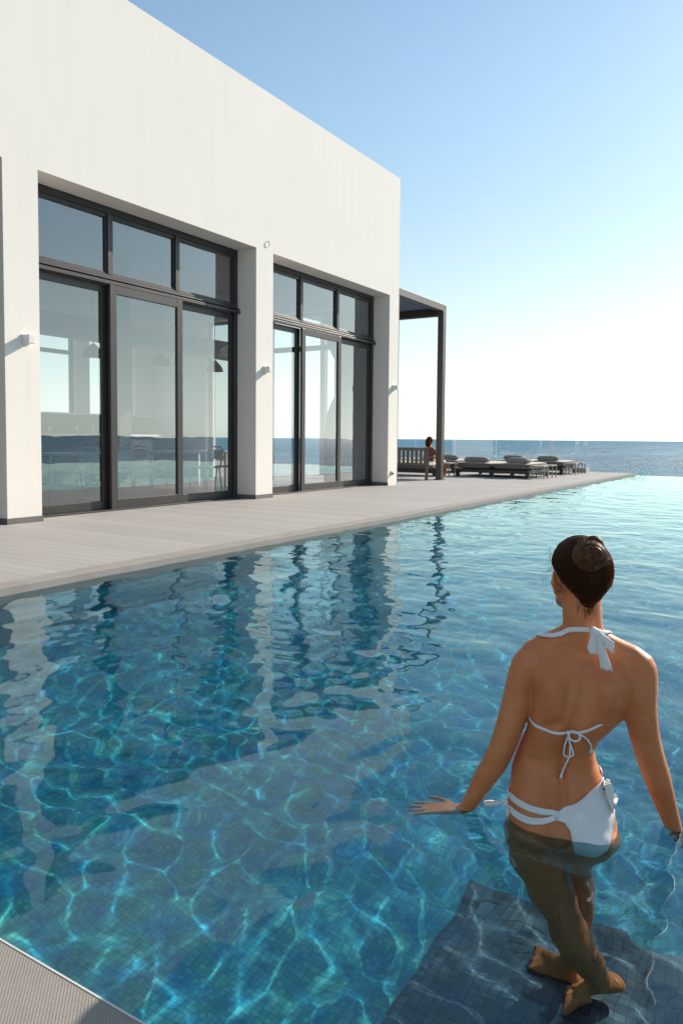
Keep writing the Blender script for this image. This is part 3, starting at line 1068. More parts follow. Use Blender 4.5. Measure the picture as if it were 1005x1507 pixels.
def hand(mb, wrist, direction, normal, side, s=1.0, curl=.15, spread=1.0, wr=.022):
    """side = +1: thumb towards +cross(normal, direction)"""
    f = Vector(direction).normalized(); n = Vector(normal).normalized(); n = (n - f * n.dot(f)).normalized()
    l = n.cross(f) * side
    W = Vector(wrist)
    # palm: flattened stack of tubes
    for k, off in enumerate((-1.5, -.5, .5, 1.5)):
        a = W + l * off * .009 * s
        c = W + f * .088 * s * (1 - .03 * abs(off + .3)) + l * off * .0195 * s
        mb.tube([a, (a + c) / 2 + n * .002, c], [.0135 * s, .0135 * s, .0105 * s], 12)
        ellipsoid(mb, c, (.0105 * s,) * 3, n=12)
    lens = (.060, .074, .080, .072)          # little .. index, thumb beside the index
    for k, off in enumerate((-1.5, -.5, .5, 1.5)):
        base = W + f * .086 * s * (1 - .03 * abs(off + .3)) + l * off * .0195 * s
        d = (f + l * off * .085 * spread).normalized()
        pts, rr = [base], [.0098 * s]
        dirn, p = d.copy(), base.copy()
        for j, fr_ in enumerate((.45, .3, .25)):
            ang = curl * (1 + .5 * j)
            dirn = (dirn * math.cos(ang) - n * math.sin(ang)).normalized()
            p = p + dirn * lens[k] * s * fr_
            pts.append(p.copy()); rr.append((.0088, .0080, .0066)[j] * s)
        limb(mb, list(zip(pts, rr)), 10, 3)
    b_ = W + f * .028 * s + l * .022 * s
    limb(mb, [(b_, .0125 * s), (b_ + (f * .6 + l * .75) * .035 * s, .0115 * s), (b_ + (f * .85 + l * .95) * .052 * s - n * .004, .0098 * s), (b_ + (f * 1.25 + l * 1.05) * .062 * s - n * .010, .0080 * s)], 12, 4)

def foot(mb, heel, toe, ankle, side, s=1.0, r=.9):
    h, t, a = Vector(heel), Vector(toe), Vector(ankle)
    f = (t - h).normalized(); l = Vector((0, 0, 1)).cross(f).normalized() * side
    L_ = (t - h).length
    ball = h + f * L_ * .70
    limb(mb, [(h + Vector((0, 0, .026)), .027 * s), (h + f * L_ * .25 + Vector((0, 0, .032)), .031 * s), (h + f * L_ * .5 + Vector((0, 0, .03)) , .030 * s), (ball + Vector((0, 0, .014)) + l * .012, .024 * s)], 16)
    limb(mb, [(h + f * L_ * .3 - l * .012 + Vector((0, 0, .018)), .022 * s), (ball - l * .022 + Vector((0, 0, .010)), .018 * s)], 14)
    limb(mb, [(a, .034 * s), (h + f * L_ * .28 + Vector((0, 0, .045)), .034 * s), (h + f * L_ * .5 + Vector((0, 0, .036)), .026 * s)], 16)
    for k in range(5):
        o = (k - 2) * .0165
        ln = (.052, .046, .040, .034, .026)[k] if True else 0
        b_ = ball + l * (-o + .002) * 1.0 + Vector((0, 0, .012))
        b_ = ball + l * (.030 - k * .0155) + Vector((0, 0, .011))
        rr = .0125 if k == 0 else .0088
        limb(mb, [(b_ - f * .02, rr * 1.15 * s), (b_ + f * ln * .6, rr * s), (b_ + f * ln - Vector((0, 0, .003)), rr * .85 * s)], 10, 3)

HDY = R(20)     # the head turns to the left
HC = Vector((.030, .034, .735))
hf = Vector((-math.sin(HDY), math.cos(HDY), 0)); hr = Vector((math.cos(HDY), math.sin(HDY), 0))
def hp(x, y, z):
    return HC + hr * x + hf * y + Vector((0, 0, z))

TORSO = [(0.572, 0.043, 0.022, 0.040, 0.040), (0.545, 0.043, 0.018, 0.068, 0.046), (0.527, 0.043, 0.015, 0.103, 0.052), (0.507, 0.046, 0.012, 0.138, 0.062), (0.463, 0.047, 0.008, 0.149, 0.080), (0.417, 0.045, 0.008, 0.138, 0.090),
         (0.359, 0.029, 0.010, 0.120, 0.092), (0.321, 0.011, 0.014, 0.107, 0.090), (0.29, -0.005, 0.018, 0.099, 0.086), (0.256, -0.020, 0.020, 0.099, 0.080), (0.223, -0.023, 0.020, 0.108, 0.078), (0.187, -0.02, 0.016, 0.120, 0.082),
         (0.143, -0.013, 0.010, 0.130, 0.090), (0.099, -0.006, 0.004, 0.140, 0.098), (0.055, -0.002, -0.002, 0.145, 0.106), (0.018, -0.004, -0.004, 0.142, 0.107), (-0.026, -.010, 0, 0.122, 0.098), (-.06, -.016, .006, .10, .08)]
def woman():
    mb = MB()
    ring_loft(mb, TORSO[::-1], 44, 2.35)
    limb(mb, [((.043, .02, .53), .060), ((.041, .016, .575), .054), ((.039, .016, .61), .052), ((.036, .020, .65), .052), ((.034, .03, .69), .054)])
    # shoulders slope from neck
    limb(mb, [((.03, .012, .585), .030), ((-.03, .010, .545), .036), ((-.085, .006, .512), .038)])
    limb(mb, [((.055, .012, .580), .030), ((.11, .010, .545), .034), ((.165, .004, .520), .038)])
    # breast volume at the front (hidden from this side)
    ellipsoid(mb, (-.035, .075, .40), (.052, .055, .052)); ellipsoid(mb, (.085, .075, .40), (.052, .055, .052))
    # head
    ellipsoid(mb, hp(0, -.006, .018), (.071, .090, .080), HDY)
    ellipsoid(mb, hp(0, .022, -.035), (.058, .066, .085), HDY)
    ellipsoid(mb, hp(0, .055, -.088), (.030, .030, .024), HDY)
    limb(mb, [(hp(-.052, .0, -.060), .013), (hp(-.040, .035, -.085), .013), (hp(0, .066, -.098), .015), (hp(.040, .035, -.085), .013), (hp(.052, .0, -.060), .013)], 12)
    limb(mb, [(hp(0, .078, -.012), .007), (hp(0, .094, -.032), .009), (hp(0, .100, -.044), .011)], 12)
    ellipsoid(mb, hp(-.010, .090, -.047), (.008, .009, .007), HDY, n=12); ellipsoid(mb, hp(.010, .090, -.047), (.008, .009, .007), HDY, n=12)
    limb(mb, [(hp(-.022, .078, -.068), .005), (hp(0, .088, -.066), .007), (hp(.022, .078, -.068), .005)], 10)
    limb(mb, [(hp(-.018, .078, -.077), .005), (hp(0, .086, -.078), .007), (hp(.018, .078, -.077), .005)], 10)
    for s in (-1, 1):
        limb(mb, [(hp(s * .012, .080, .004), .006), (hp(s * .032, .078, .008), .006), (hp(s * .052, .062, .002), .005)], 10)
        ellipsoid(mb, hp(s * .040, .060, -.035), (.022, .020, .018), HDY, n=14)
        # ear: rim, bowl and lobe
        e = [(hp(s * .064, -.004, -.052), .0065), (hp(s * .072, -.015, -.040), .0055), (hp(s * .080, -.022, -.020), .0052), (hp(s * .080, -.016, -.002), .0052), (hp(s * .073, -.002, .004), .0052), (hp(s * .066, .008, -.006), .005)]
        limb(mb, e, 10)
        ellipsoid(mb, hp(s * .072, -.006, -.022), (.008, .015, .025), HDY, n=14); ellipsoid(mb, hp(s * .067, -.004, -.050), (.007, .009, .010), HDY, n=12)
    # arms
    AL = [((-.060, .01, .505), .038), ((-.098, .005, .487), .043), ((-.117, .005, .434), .0415), ((-.129, .01, .373), .040), ((-.146, .02, .30), .0385), ((-.168, .03, .224), .0355), ((-.191, .045, .165), .0345), ((-.223, .06, .104), .0300), ((-.251, .075, .047), .0240), ((-.275, .09, .0), .0205), ((-.292, .094, -.020), .0195)]
    AR = [((.144, .01, .512), .038), ((.181, .0, .502), .045), ((.187, -.005, .46), .0445), ((.189, 0, .404), .0430), ((.197, .015, .344), .0405), ((.211, .035, .282), .0375), ((.226, .055, .229), .0365), ((.248, .085, .162), .0345), ((.273, .12, .087), .0285), ((.303, .166, 0), .0215), ((.318, .19, -.045), .0195)]
    AL = [((p[0] * (1 - .05 * t), p[1] - .108 * t, p[2] + .0547 * t), r_) for (p, r_), t in zip(AL, (0, 0, 0, .12, .28, .45, .58, .74, .88, 1, 1))]
    AR = [((p[0] * (1 - .05 * t), p[1] - .111 * t, p[2] + .0547 * t), r_) for (p, r_), t in zip(AR, (0, 0, 0, .10, .25, .42, .55, .72, .88, 1, 1))]
    limb(mb, AL); limb(mb, AR)
    hand(mb, (-.273, -.012, .040), (-1, -.10, -.13), (.05, .1, 1), -1, .96, .07, 1.6)
    hand(mb, (.299, .072, .020), (.16, .30, -.62), (.62, .3, .5), -1, .96, .22, 1.2)
    # legs: thighs, knees, calves
    LL = [((-.068, .0, -.02), .086), ((-.070, -.008, -.10), .084), ((-.060, -.020, -.19), .078), ((-.038, -.036, -.28), .069), ((-.008, -.055, -.37), .058), ((.010, -.064, -.42), .051), ((.032, -.072, -.48), .049), ((.055, -.070, -.54), .050), ((.084, -.055, -.61), .043), ((.104, -.036, -.67), .031), ((.116, -.026, -.715), .030)]
    LR = [((.068, .004, -.01), .086), ((.048, .030, -.10), .082), ((.022, .055, -.20), .073), ((.022, .065, -.29), .063), ((.034, .050, -.37), .054), ((.038, .040, -.42), .049), ((.036, .028, -.48), .048), ((.030, .022, -.54), .049), ((.034, .022, -.61), .041), ((.036, .018, -.68), .031), ((.032, .024, -.72), .030)]
    limb(mb, LL, 24); limb(mb, LR, 24)
    foot(mb, (.146, -.014, -.755), (.020, -.058, -.797), (.116, -.026, -.715), 1, .88)
    foot(mb, (.052, .016, -.797), (-.085, .085, -.797), (.032, .024, -.72), -1, .88)
    # seat
    ellipsoid(mb, (-.068, -.040, -.005), (.078, .078, .075)); ellipsoid(mb, (.074, -.038, .022), (.076, .076, .068))
    me = fuse(mb, .0042, 7, 'person')
    n = len(me.vertices)
    co = np.empty(n * 3); me.vertices.foreach_get('co', co); co = co.reshape(-1, 3)
    no = np.empty(n * 3); me.vertices.foreach_get('normal', no); no = no.reshape(-1, 3)
    x, y, z = co.T
    back = np.clip(-no[:, 1], 0, 1) * ((np.abs(x - .03) < .22) & (z > -.02) & (z < .62))
    def g(cx, cz, sx, sz, rot=0.0):
        dx, dz = x - cx, z - cz
        c, s = math.cos(rot), math.sin(rot)
        a, b_ = dx * c + dz * s, -dx * s + dz * c
        return np.exp(-(a / sx) ** 2 - (b_ / sz) ** 2)
    # spine line bends with the torso
    zc = np.array([0, .1, .2, .26, .33, .42, .52, .6]); xc = np.array([.012, .006, -.006, -.002, .012, .038, .050, .046])
    sp = np.interp(z, zc, xc)
    D = np.zeros(n)
    groove = np.exp(-((x - sp) / .012) ** 2) * np.interp(z, [.04, .12, .2, .34, .46, .54, .6], [0, .6, 1, .9, .45, .15, 0])
    D -= .0075 * groove
    D += .0045 * (np.exp(-((x - sp - .034) / .020) ** 2) + np.exp(-((x - sp + .034) / .020) ** 2)) * np.interp(z, [.06, .16, .30, .42], [0, 1, .8, 0])
    # shoulder blades: inner border, lower tip, ridge and the hollow beside it
    D += .013 * g(-.030, .425, .030, .062, R(-8)) + .007 * g(-.062, .455, .050, .030, R(10))
    D -= .006 * g(.006, .425, .012, .060, R(-8)) + .006 * g(-.035, .345, .034, .012, R(28))
    D += .012 * g(.110, .430, .030, .060, R(10)) + .006 * g(.135, .460, .045, .028, R(-8))
    D -= .004 * g(.072, .430, .014, .055, R(8)) + .005 * g(.10, .350, .030, .014, R(-25))
    D += .005 * g(-.075, .36, .02, .06) + .004 * g(.115, .36, .02, .05)
    D -= .004 * g(-.030, .115, .012, .012) + .004 * g(.042, .125, .012, .012)
    D -= .003 * g(-.09, .23, .04, .012, R(15))
    co += no * (D * 1.45 * back)[:, None]
    # cleft
    cl = np.exp(-((x - .012) / .009) ** 2) * np.clip((.05 - z) / .04, 0, 1) * np.clip((z + .12) / .05, 0, 1) * np.clip(-no[:, 1], 0, 1)
    co[:, 1] += cl * .018
    me.vertices.foreach_set('co', co.reshape(-1)); me.update()
    me.polygons.foreach_set('use_smooth', [True] * len(me.polygons))
    me.materials.clear(); me.materials.append(M['skin'])
    o = bpy.data.objects.new('person', me); COL.objects.link(o)
    K_ = 1.052
    o.location = (-.53 * K_, 2.03 * K_, 1.10 - 1.10 * K_)
    o.scale = (K_, K_, K_)
    o.rotation_euler = (0, 0, math.atan2(.2526, .9676))
    tag(o, 'woman in a white bikini wading in the pool, brown hair in a bun', 'person')
    o.cycles.is_caustics_receiver = True
    return o, me
wo, wme = woman()
bvh = BVHTree.FromPolygons([v.co[:] for v in wme.vertices], [p.vertices[:] for p in wme.polygons])

def on_back(x, z, off=.003, front=False):
    s = -1 if not front else 1
    h = bvh.ray_cast(Vector((x, s * .5, z)), Vector((0, -s, 0)))
    if h[0] is None:
        return None
    return h[0] + h[1] * off
def nearest(p, off=.003):
    h = bvh.find_nearest(Vector(p))
    return h[0] + h[1] * off
def resample(pts, n):
    P = [Vector(p) for p in pts]
    d = [0]
    for a, b_ in zip(P, P[1:]):
        d.append(d[-1] + (b_ - a).length)
    out = []
    for k in range(n):
        t = d[-1] * k / (n - 1)
        i = max(j for j in range(len(d)) if d[j] <= t + 1e-9)
        i = min(i, len(P) - 2)
        u_ = (t - d[i]) / max(1e-9, d[i + 1] - d[i])
        out.append(P[i].lerp(P[i + 1], u_))
    return out
def smooth_path(pts, m=8):
    return spline(pts, [1] * len(pts), m)[0]

def strap(mb, pts3, w, th=.0016):
    """flat band lying on the skin along pts3 (already on the surface)"""
    P = [Vector(p) for p in pts3]
    b0 = len(mb.v)
    for i, p in enumerate(P):
        t = (P[min(i + 1, len(P) - 1)] - P[max(i - 1, 0)]).normalized()
        h = bvh.find_nearest(p)
        n = h[1]
        s_ = t.cross(n).normalized()
        for a, b_ in ((-1, 0), (-.6, 1), (.6, 1), (1, 0), (.6, -.6), (-.6, -.6)):
            mb.v.append(tuple(p + s_ * a * w / 2 + n * b_ * th))
    m_ = 6
    for i in range(len(P) - 1):
        for k in range(m_):
            mb.f.append((b0 + i * m_ + k, b0 + i * m_ + (k + 1) % m_, b0 + (i + 1) * m_ + (k + 1) % m_, b0 + (i + 1) * m_ + k))
    mb.f.append(tuple(b0 + k for k in reversed(range(m_))))
    mb.f.append(tuple(b0 + (len(P) - 1) * m_ + k for k in range(m_)))

def ribbon(mb, rows, th=.0015):
    """rows: list of (left, right) points -> thin folded cloth strip with thickness"""
    b0 = len(mb.v)
    k_ = 7
    for (a, c) in rows:
        a, c = Vector(a), Vector(c)
        for j in range(k_):
            t = j / (k_ - 1)
            p = a.lerp(c, t)
            p.y += .0022 * math.sin(t * math.pi * 3.0)
            mb.v.append(tuple(p))
    for i in range(len(rows) - 1):
        for j in range(k_ - 1):
            q = b0 + i * k_ + j
            mb.f.append((q, q + 1, q + k_ + 1, q + k_))

def cloth(mb, name, parent, thick=.0018):
    o = mb.build(name, M['swim'], parent, smooth=True)
    md = o.modifiers.new('t', 'SOLIDIFY'); md.thickness = thick; md.offset = 0
    return o

# --- bikini top
def surf_path(xz, n=26, off=.002, front=False):
    out = []
    for p in resample([(a, 0, b_) for a, b_ in smooth_pts(xz)], n):
        q = on_back(p.x, p.z, off, front)
        if q is not None:
            out.append(q)
    return out
def smooth_pts(xz):
    return [(p.x, p.z) for p in smooth_path([(a, 0, b_) for a, b_ in xz], 6)]

top = MB()
band = surf_path([(-.093, .338), (-.078, .331), (-.052, .327), (-.021, .326), (.011, .330), (.042, .338), (.066, .348), (.092, .361)], 36)
strap(top, band, .0085)
# round the sides to the front
def around(z0, z1, xs, n=14):
    out = []
    for k in range(n):
        t = k / (n - 1)
        ang = math.pi * t
        out.append(t)
    return out
cx0 = .012
for (st, en) in ((band[0], -1), (band[-1], 1)):
    pts = [st]
    for k in range(1, 16):
        a = math.pi / 2 * (k / 15) * 1.15
        base = Vector((cx0, .012, st.z + .03 * (k / 15)))
        d = Vector((en * math.cos(a * .98 - .35), math.sin(a * .98 - .35), 0))
        h = bvh.ray_cast(Vector((base.x, base.y, base.z)), d, .145)
        if h[0] is not None:
            pts.append(h[0] + h[1] * .003)
    strap(top, pts, .009)
neck = [(-.062, .070, .50), (-.070, .050, .53), (-.072, .025, .548), (-.064, .0, .563), (-.050, -.014, .572), (-.034, -.026, .580), (-.012, -.034, .590), (.018, -.040, .597), (.055, -.040, .600)]
neck = [nearest(p, .003) for p in resample(smooth_path(neck, 6), 34)]
strap(top, neck, .0150, .0022)
neck2 = [(.060, -.036, .600), (.084, -.018, .592), (.098, .010, .572), (.120, .040, .54), (.115, .065, .50)]
neck2 = [nearest(p, .003) for p in resample(smooth_path(neck2, 6), 22)]
strap(top, neck2, .012, .0022)
for (sx, cxx) in ((-1, -.035), (1, .085)):
    cup = []
    for i in range(13):
        row = []
        t = i / 12
        for j in range(13):
            u_ = j / 12 - .5
            row.append((cxx + u_ * .105 * (1 - t) ** .8 - sx * .012 * t, .355 + .105 * t))
        cup.append(row)
    b0 = len(top.v)
    ok = True
    for row in cup:
        for (a, b_) in row:
            q = on_back(a, b_, .004, True)
            top.v.append(tuple(q if q is not None else Vector((a, .1, b_))))
    for i in range(12):
        for j in range(12):
            q = b0 + i * 13 + j
            top.f.append((q, q + 1, q + 14, q + 13))
otop = top.build('bikini_top', M['swim'], wo, smooth=True)

# knot and bow at the nape
YK = -.052
bow = MB()
ellipsoid(bow, (.066, YK, .600), (.011, .011, .012), n=14)
def loop_lobe(mb, path, w0, y0, bulge):
    P = smooth_path([(a, 0, b_) for a, b_ in path], 6)
    rows = []
    for i, p in enumerate(P):
        t = i / (len(P) - 1)
        rows.append(p)
    return rows
def lobe(mb, root, tip, width, y0, depth, n=12, m=9):
    """a puffed loop of cloth, closed bag shape from root to tip"""
    root, tip = Vector(root), Vector(tip)
    ax = tip - root
    side = Vector((0, 1, 0)).cross(ax).normalized()
    rows = []
    b0 = len(mb.v)
    for i in range(n):
        t = i / (n - 1)
        wd = width * (.22 + .78 * math.sin(min(1, t * 1.15) * math.pi / 2) ** 1.1) * (1 - .35 * max(0, t - .8) / .2)
        for k in range(2 * m):
            a = 2 * math.pi * k / (2 * m)
            yy = math.sin(a) * depth * (.35 + .65 * math.sin(t * math.pi * .85)) + .0016 * math.sin(a * 5 + t * 3)
            mb.v.append(tuple(root + ax * t + side * math.cos(a) * wd / 2 + Vector((0, y0 + yy, 0))))
    for i in range(n - 1):
        for k in range(2 * m):
            mb.f.append((b0 + i * 2 * m + k, b0 + i * 2 * m + (k + 1) % (2 * m), b0 + (i + 1) * 2 * m + (k + 1) % (2 * m), b0 + (i + 1) * 2 * m + k))
    mb.f.append(tuple(b0 + k for k in range(2 * m)))
    mb.f.append(tuple(b0 + (n - 1) * 2 * m + k for k in range(2 * m)))
lobe(bow, (.066, 0, .603), (.066, 0, .543), .030, YK - .010, .008)
lobe(bow, (.068, 0, .604), (.100, 0, .562), .040, YK - .006, .009)
lobe(bow, (.062, 0, .612), (.078, 0, .590), .022, YK - .012, .007)
cloth(bow, 'bow', otop, .001)
tail = MB()
rows = []
for k in range(12):
    t = k / 11
    zz = .592 - t * .087
    c = .077 + .024 * t
    w = .012 + .018 * t
    yb = on_back(min(.11, c), zz, .0)
    yy = min(YK - .016, (yb.y if yb else -.08) - .008) - .004 * math.sin(t * 3.1)
    rows.append(((c - w / 2, yy, zz), (c + w / 2, yy - .003, zz - .002)))
ribbon(tail, rows)
rows = []
for k in range(9):
    t = k / 8
    c = .078 + .040 * t
    zz = .596 - t * .030
    rows.append(((c, YK - .014, zz + .006 + .006 * t), (c - .002, YK - .016, zz - .008 - .010 * t)))
ribbon(tail, rows)
cloth(tail, 'bow_tail', otop)

# thin string bow at the back strap
kn = MB()
def string(mb, xz, r, off=.006, lift=0.0):
    P = smooth_path([(a, 0, b_) for a, b_ in xz], 6)
    out = []
    for i, p in enumerate(P):
        q = on_back(p.x, p.z, off + lift * math.sin(math.pi * i / (len(P) - 1)))
        out.append(q)
    mb.tube(out, r, 8)
    return out
ellipsoid(kn, on_back(.011, .330, .006), (.0065, .006, .0065), n=12)
string(kn, [(.011, .329), (.003, .308), (-.003, .284), (.001, .264), (.011, .260), (.023, .269), (.021, .287), (.014, .310), (.011, .329)], .0027, .005)
e1 = string(kn, [(.012, .329), (.019, .301), (.016, .264), (.007, .231), (-.001, .202)], .0026, .009)
string(kn, [(.011, .331), (.026, .339), (.039, .334), (.036, .320), (.024, .314), (.013, .324)], .0030, .007, .004)
e2 = string(kn, [(.016, .332), (.037, .334), (.054, .322), (.063, .302), (.065, .279)], .0026, .006)
ellipsoid(kn, e1[-1], (.0045, .0045, .007), n=10); ellipsoid(kn, e2[-1], (.0055, .0045, .006), n=10)
kn.build('string_bow', M['swim'], otop, smooth=True)

# --- bikini bottom
bot = MB()
TOPC = resample(smooth_path([(-.016, 0, .117), (.004, 0, .128), (.03, 0, .143), (.058, 0, .162), (.087, 0, .181), (.120, 0, .198)], 6), 34)
BOTC = resample(smooth_path([(-.016, 0, .100), (.005, 0, .094), (.022, 0, .080), (.026, 0, .060), (.031, 0, .030), (.036, 0, -.005), (.070, 0, -.008), (.096, 0, .020), (.118, 0, .058), (.127, 0, .105), (.128, 0, .178)], 6), 34)
b0 = len(bot.v)
NR = 20
for i in range(NR):
    t = i / (NR - 1)
    for j in range(34):
        p = TOPC[j].lerp(BOTC[j], t)
        q = on_back(p.x, p.z, .0035 + (.0012 if i in (0, NR - 1) else 0))
        bot.v.append(tuple(q if q is not None else Vector((p.x, -.05, p.z))))
for i in range(NR - 1):
    for j in range(33):
        q = b0 + i * 34 + j
        bot.f.append((q, q + 34, q + 35, q + 1))
hem = MB()
for edge_ in (TOPC, BOTC):
    pts = [on_back(p.x, p.z, .0052) for p in edge_]
    pts = [q for q in pts if q is not None]
    hem.tube(pts, .0017, 6)
# front panel
b0 = len(bot.v)
for i in range(14):
    t = i / 13
    for j in range(20):
        u_ = j / 19 - .5
        w = .26 * (1 - t) ** 1.5 + .03
        q = on_back(.002 + u_ * w, .10 + .02 * abs(u_) - .17 * t, .004, True)
        bot.v.append(tuple(q if q is not None else Vector((.002 + u_ * w, .08, .1 - .17 * t))))
for i in range(13):
    for j in range(19):
        q = b0 + i * 20 + j
        bot.f.append((q, q + 1, q + 21, q + 20))
obot = cloth(bot, 'bikini_bottom', wo, .003)
hem.build('hem', M['swim'], obot, smooth=True)
st = MB()
for xz, w in (([(-.136, .122), (-.108, .1185), (-.078, .1155), (-.047, .1155), (-.016, .1165)], .012), ([(-.136, .114), (-.108, .1105), (-.078, .108), (-.047, .109), (-.016, .112)], .010),
              ([(-.135, .090), (-.108, .087), (-.078, .087), (-.046, .094), (-.016, .106)], .012), ([(-.135, .082), (-.108, .078), (-.078, .079), (-.046, .088), (-.016, .103)], .011)):
    strap(st, surf_path(xz, 24, .0025), w, .003)
q = on_back(-.016, .109, .004)
st.tube([q + Vector((0, 0, -.013)), q + Vector((.001, -.003, 0)), q + Vector((0, 0, .013))], [.004, .0048, .004], 8)
# round both hips to the front
for en, x0_, z0_ in ((-1, -.136, .117), (-1, -.136, .086), (1, .127, .197)):
    if en > 0:
        st.build('side_strap', M['swim'], obot, smooth=True)
        st = MB()
    pts = []
    for k in range(18):
        a0_ = -.35 if en < 0 else .12
        a = a0_ + (math.pi / 2 - a0_) * k / 17
        d = Vector((en * math.cos(a), math.sin(a), 0))
        h = bvh.ray_cast(Vector((0, 0, z0_ - .012 * k / 17)), d, .3)
        if h[0] is not None and h[0].y < .075:
            pts.append(h[0] + h[1] * .003)
    strap(st, pts, .014, .002)
st.build('side_strap', M['swim'], obot, smooth=True)
ties = MB()
K = nearest((-.15, -.02, .088), .006)
ellipsoid(ties, K, (.009, .010, .012), n=12)
lobe(ties, (K.x - .004, 0, K.z + .001), (K.x - .062, 0, K.z - .010), .017, K.y - .002, .004)
rows = []
for k in range(10):
    t = k / 9
    rows.append(((K.x + .002 - .003 * t, K.y - .006 - .012 * t, K.z - .006 - .046 * t), (K.x + .010 + .034 * t, K.y - .012 - .024 * t, K.z - .008 - .045 * t)))
ribbon(ties, rows)
cloth(ties, 'side_tie', obot)
ties = MB()
K2 = nearest((.15, -.02, .185), .006)
ellipsoid(ties, K2, (.007, .009, .010), n=12)
lobe(ties, (K2.x, 0, K2.z), (K2.x + .004, 0, K2.z + .020), .012, K2.y, .004)
rows = []
for k in range(8):
    t = k / 7
    rows.append(((K2.x + .002 + .014 * t, K2.y - .004, K2.z - .004 - .026 * t), (K2.x + .005 + .024 * t, K2.y - .007, K2.z - .001 - .018 * t)))
ribbon(ties, rows)
cloth(ties, 'side_tie', obot)
mk = MB()
for (a, c, r_) in ((.097, .168, .0030), (.1015, .1655, .0018), (.103, .159, .0022), (.106, .156, .0026)):
    q = on_back(a, c, .0062)
    ellipsoid(mk, q, (r_, .0008, r_ * .8), n=10)
mk.build('small_emblem', simple('dark_print', (.03, .02, .05), (.05, .03, .06), 5, .6, 0, 0), obot)

# --- hair: a combed cap, a coiled bun, fine strands
hb = MB()
HA, HBk, HZ = .0795, .100, .092
def hair_shell(th, ph, k=1.0):
    d = Vector((math.cos(ph) * math.sin(th), math.cos(ph) * math.cos(th), math.sin(ph)))     # th: 0 = forward
    return d
def hair_z(th):
    a = abs((math.degrees(th) + 180) % 360 - 180)
    return np.interp(a, [0, 40, 60, 74, 84, 96, 108, 122, 138, 160, 180], [.062, .056, .030, .000, -.006, -.010, -.034, -.048, -.068, -.104, -.116])
NT, NPh = 200, 84
for i in range(NPh):
    ph = -math.pi / 2 * .93 + (math.pi * .965) * i / (NPh - 1)
    for k in range(NT):
        th = 2 * math.pi * k / NT
        d = hair_shell(th, ph)
        zz = d.z * HZ if d.z > 0 else d.z * (HZ + .036)
        edge = zz - hair_z(th) - .006 * math.sin(k * 1.26) * math.sin(k * .46 + 1)
        g_ = max(0, min(1, edge / .030 + .15))
        g_ = g_ * g_ * (3 - 2 * g_)
        sc = (.80 if edge > -.006 else .62) + (.20 * g_ if edge > -.006 else 0) + .006 * math.sin(th * 40 + ph * 6) * g_
        low = max(0, -d.z)
        xs_ = HA * (1 - .34 * low ** 1.5) * sc
        ys_ = HBk * (1 - .30 * low ** 1.5) * sc
        hb.v.append(tuple(hp(d.x * xs_, d.y * ys_ - .006 - .006 * low, zz * (.9 + .1 * g_) + .012)))
for i in range(NPh - 1):
    for k in range(NT):
        hb.f.append((i * NT + k, i * NT + (k + 1) % NT, (i + 1) * NT + (k + 1) % NT, (i + 1) * NT + k))
hb.f.append(tuple((NPh - 1) * NT + k for k in range(NT)))
ohair = hb.build('hair', M['hair'], wo, smooth=True)
BUN = Vector((.050, -.098, .806))
sh = BVHTree.FromPolygons([Vector(v) for v in hb.v], hb.f)
stv = MB()
rr = random.Random(5)
for s_ in range(2600):
    th = rr.uniform(-math.pi, math.pi)
    z_ = hair_z(th) + rr.uniform(-.004, .10) * rr.random() ** .6
    p0 = hp(math.sin(th) * .085, math.cos(th) * .105, z_ + .010)
    h = sh.find_nearest(p0)
    p0 = h[0]
    end = BUN + Vector((rr.gauss(0, .012), .02, rr.gauss(0, .012)))
    pts = []
    lift = rr.uniform(.0002, .0034)
    for k in range(8):
        t = k / 7
        p = p0.lerp(end, t)
        c = hp(0, 0, .0)
        dr_ = (p - c).normalized()
        hh = sh.ray_cast(c + dr_ * .2, -dr_)
        if hh[0] is None:
            continue
        pts.append(hh[0] + dr_ * (lift * (1 if k else .0)))
    if len(pts) > 3:
        stv.tube(pts, [.0003] + [.00055] * (len(pts) - 2) + [.0004], 3, cap=False)
stv.build('hair_strands', M['hair'], ohair, smooth=True)
bn = MB()
ellipsoid(bn, BUN, (.0385, .036, .035), n=30)
for k in range(190):
    # strands wound round the bun
    ax = Vector((.25 + rr.gauss(0, .14), -1, .15 + rr.gauss(0, .14))).normalized()
    a1 = ax.orthogonal().normalized(); a2 = ax.cross(a1)
    la = rr.uniform(-.9, .95)
    pts = []
    a0 = rr.uniform(0, 6.28); span = rr.uniform(2.0, 4.5)
    rad = rr.uniform(.985, 1.06)
    for j in range(16):
        a = a0 + span * j / 15
        lat = la + .18 * math.sin(a * 1.0 + k)
        lat = max(-.98, min(.98, lat))
        q_ = (a1 * math.cos(a) + a2 * math.sin(a)) * math.sqrt(1 - lat * lat) + ax * lat
        pts.append(BUN + Vector((q_.x * .0400, q_.y * .0370, q_.z * .0365)) * rad)
    bn.tube(pts, [.0006] + [.0015] * 14 + [.0006], 5)
for k in range(26):
    # the folded end above
    a0 = rr.uniform(-.3, .3)
    pts = []
    for j in range(12):
        a = math.pi * (-.15 + 1.3 * j / 11)
        pts.append(Vector((.060 + .020 * math.cos(a) * (1 + a0), -.070 + rr.gauss(0, .0008) + .010 * math.sin(k), .826 + .023 * math.sin(a) * (1 + a0 * .6))))
    bn.tube(pts, [.001] + [.0026] * 10 + [.001], 5)
bn.build('hair_bun', M['bun'], ohair, smooth=True)
wp = MB()
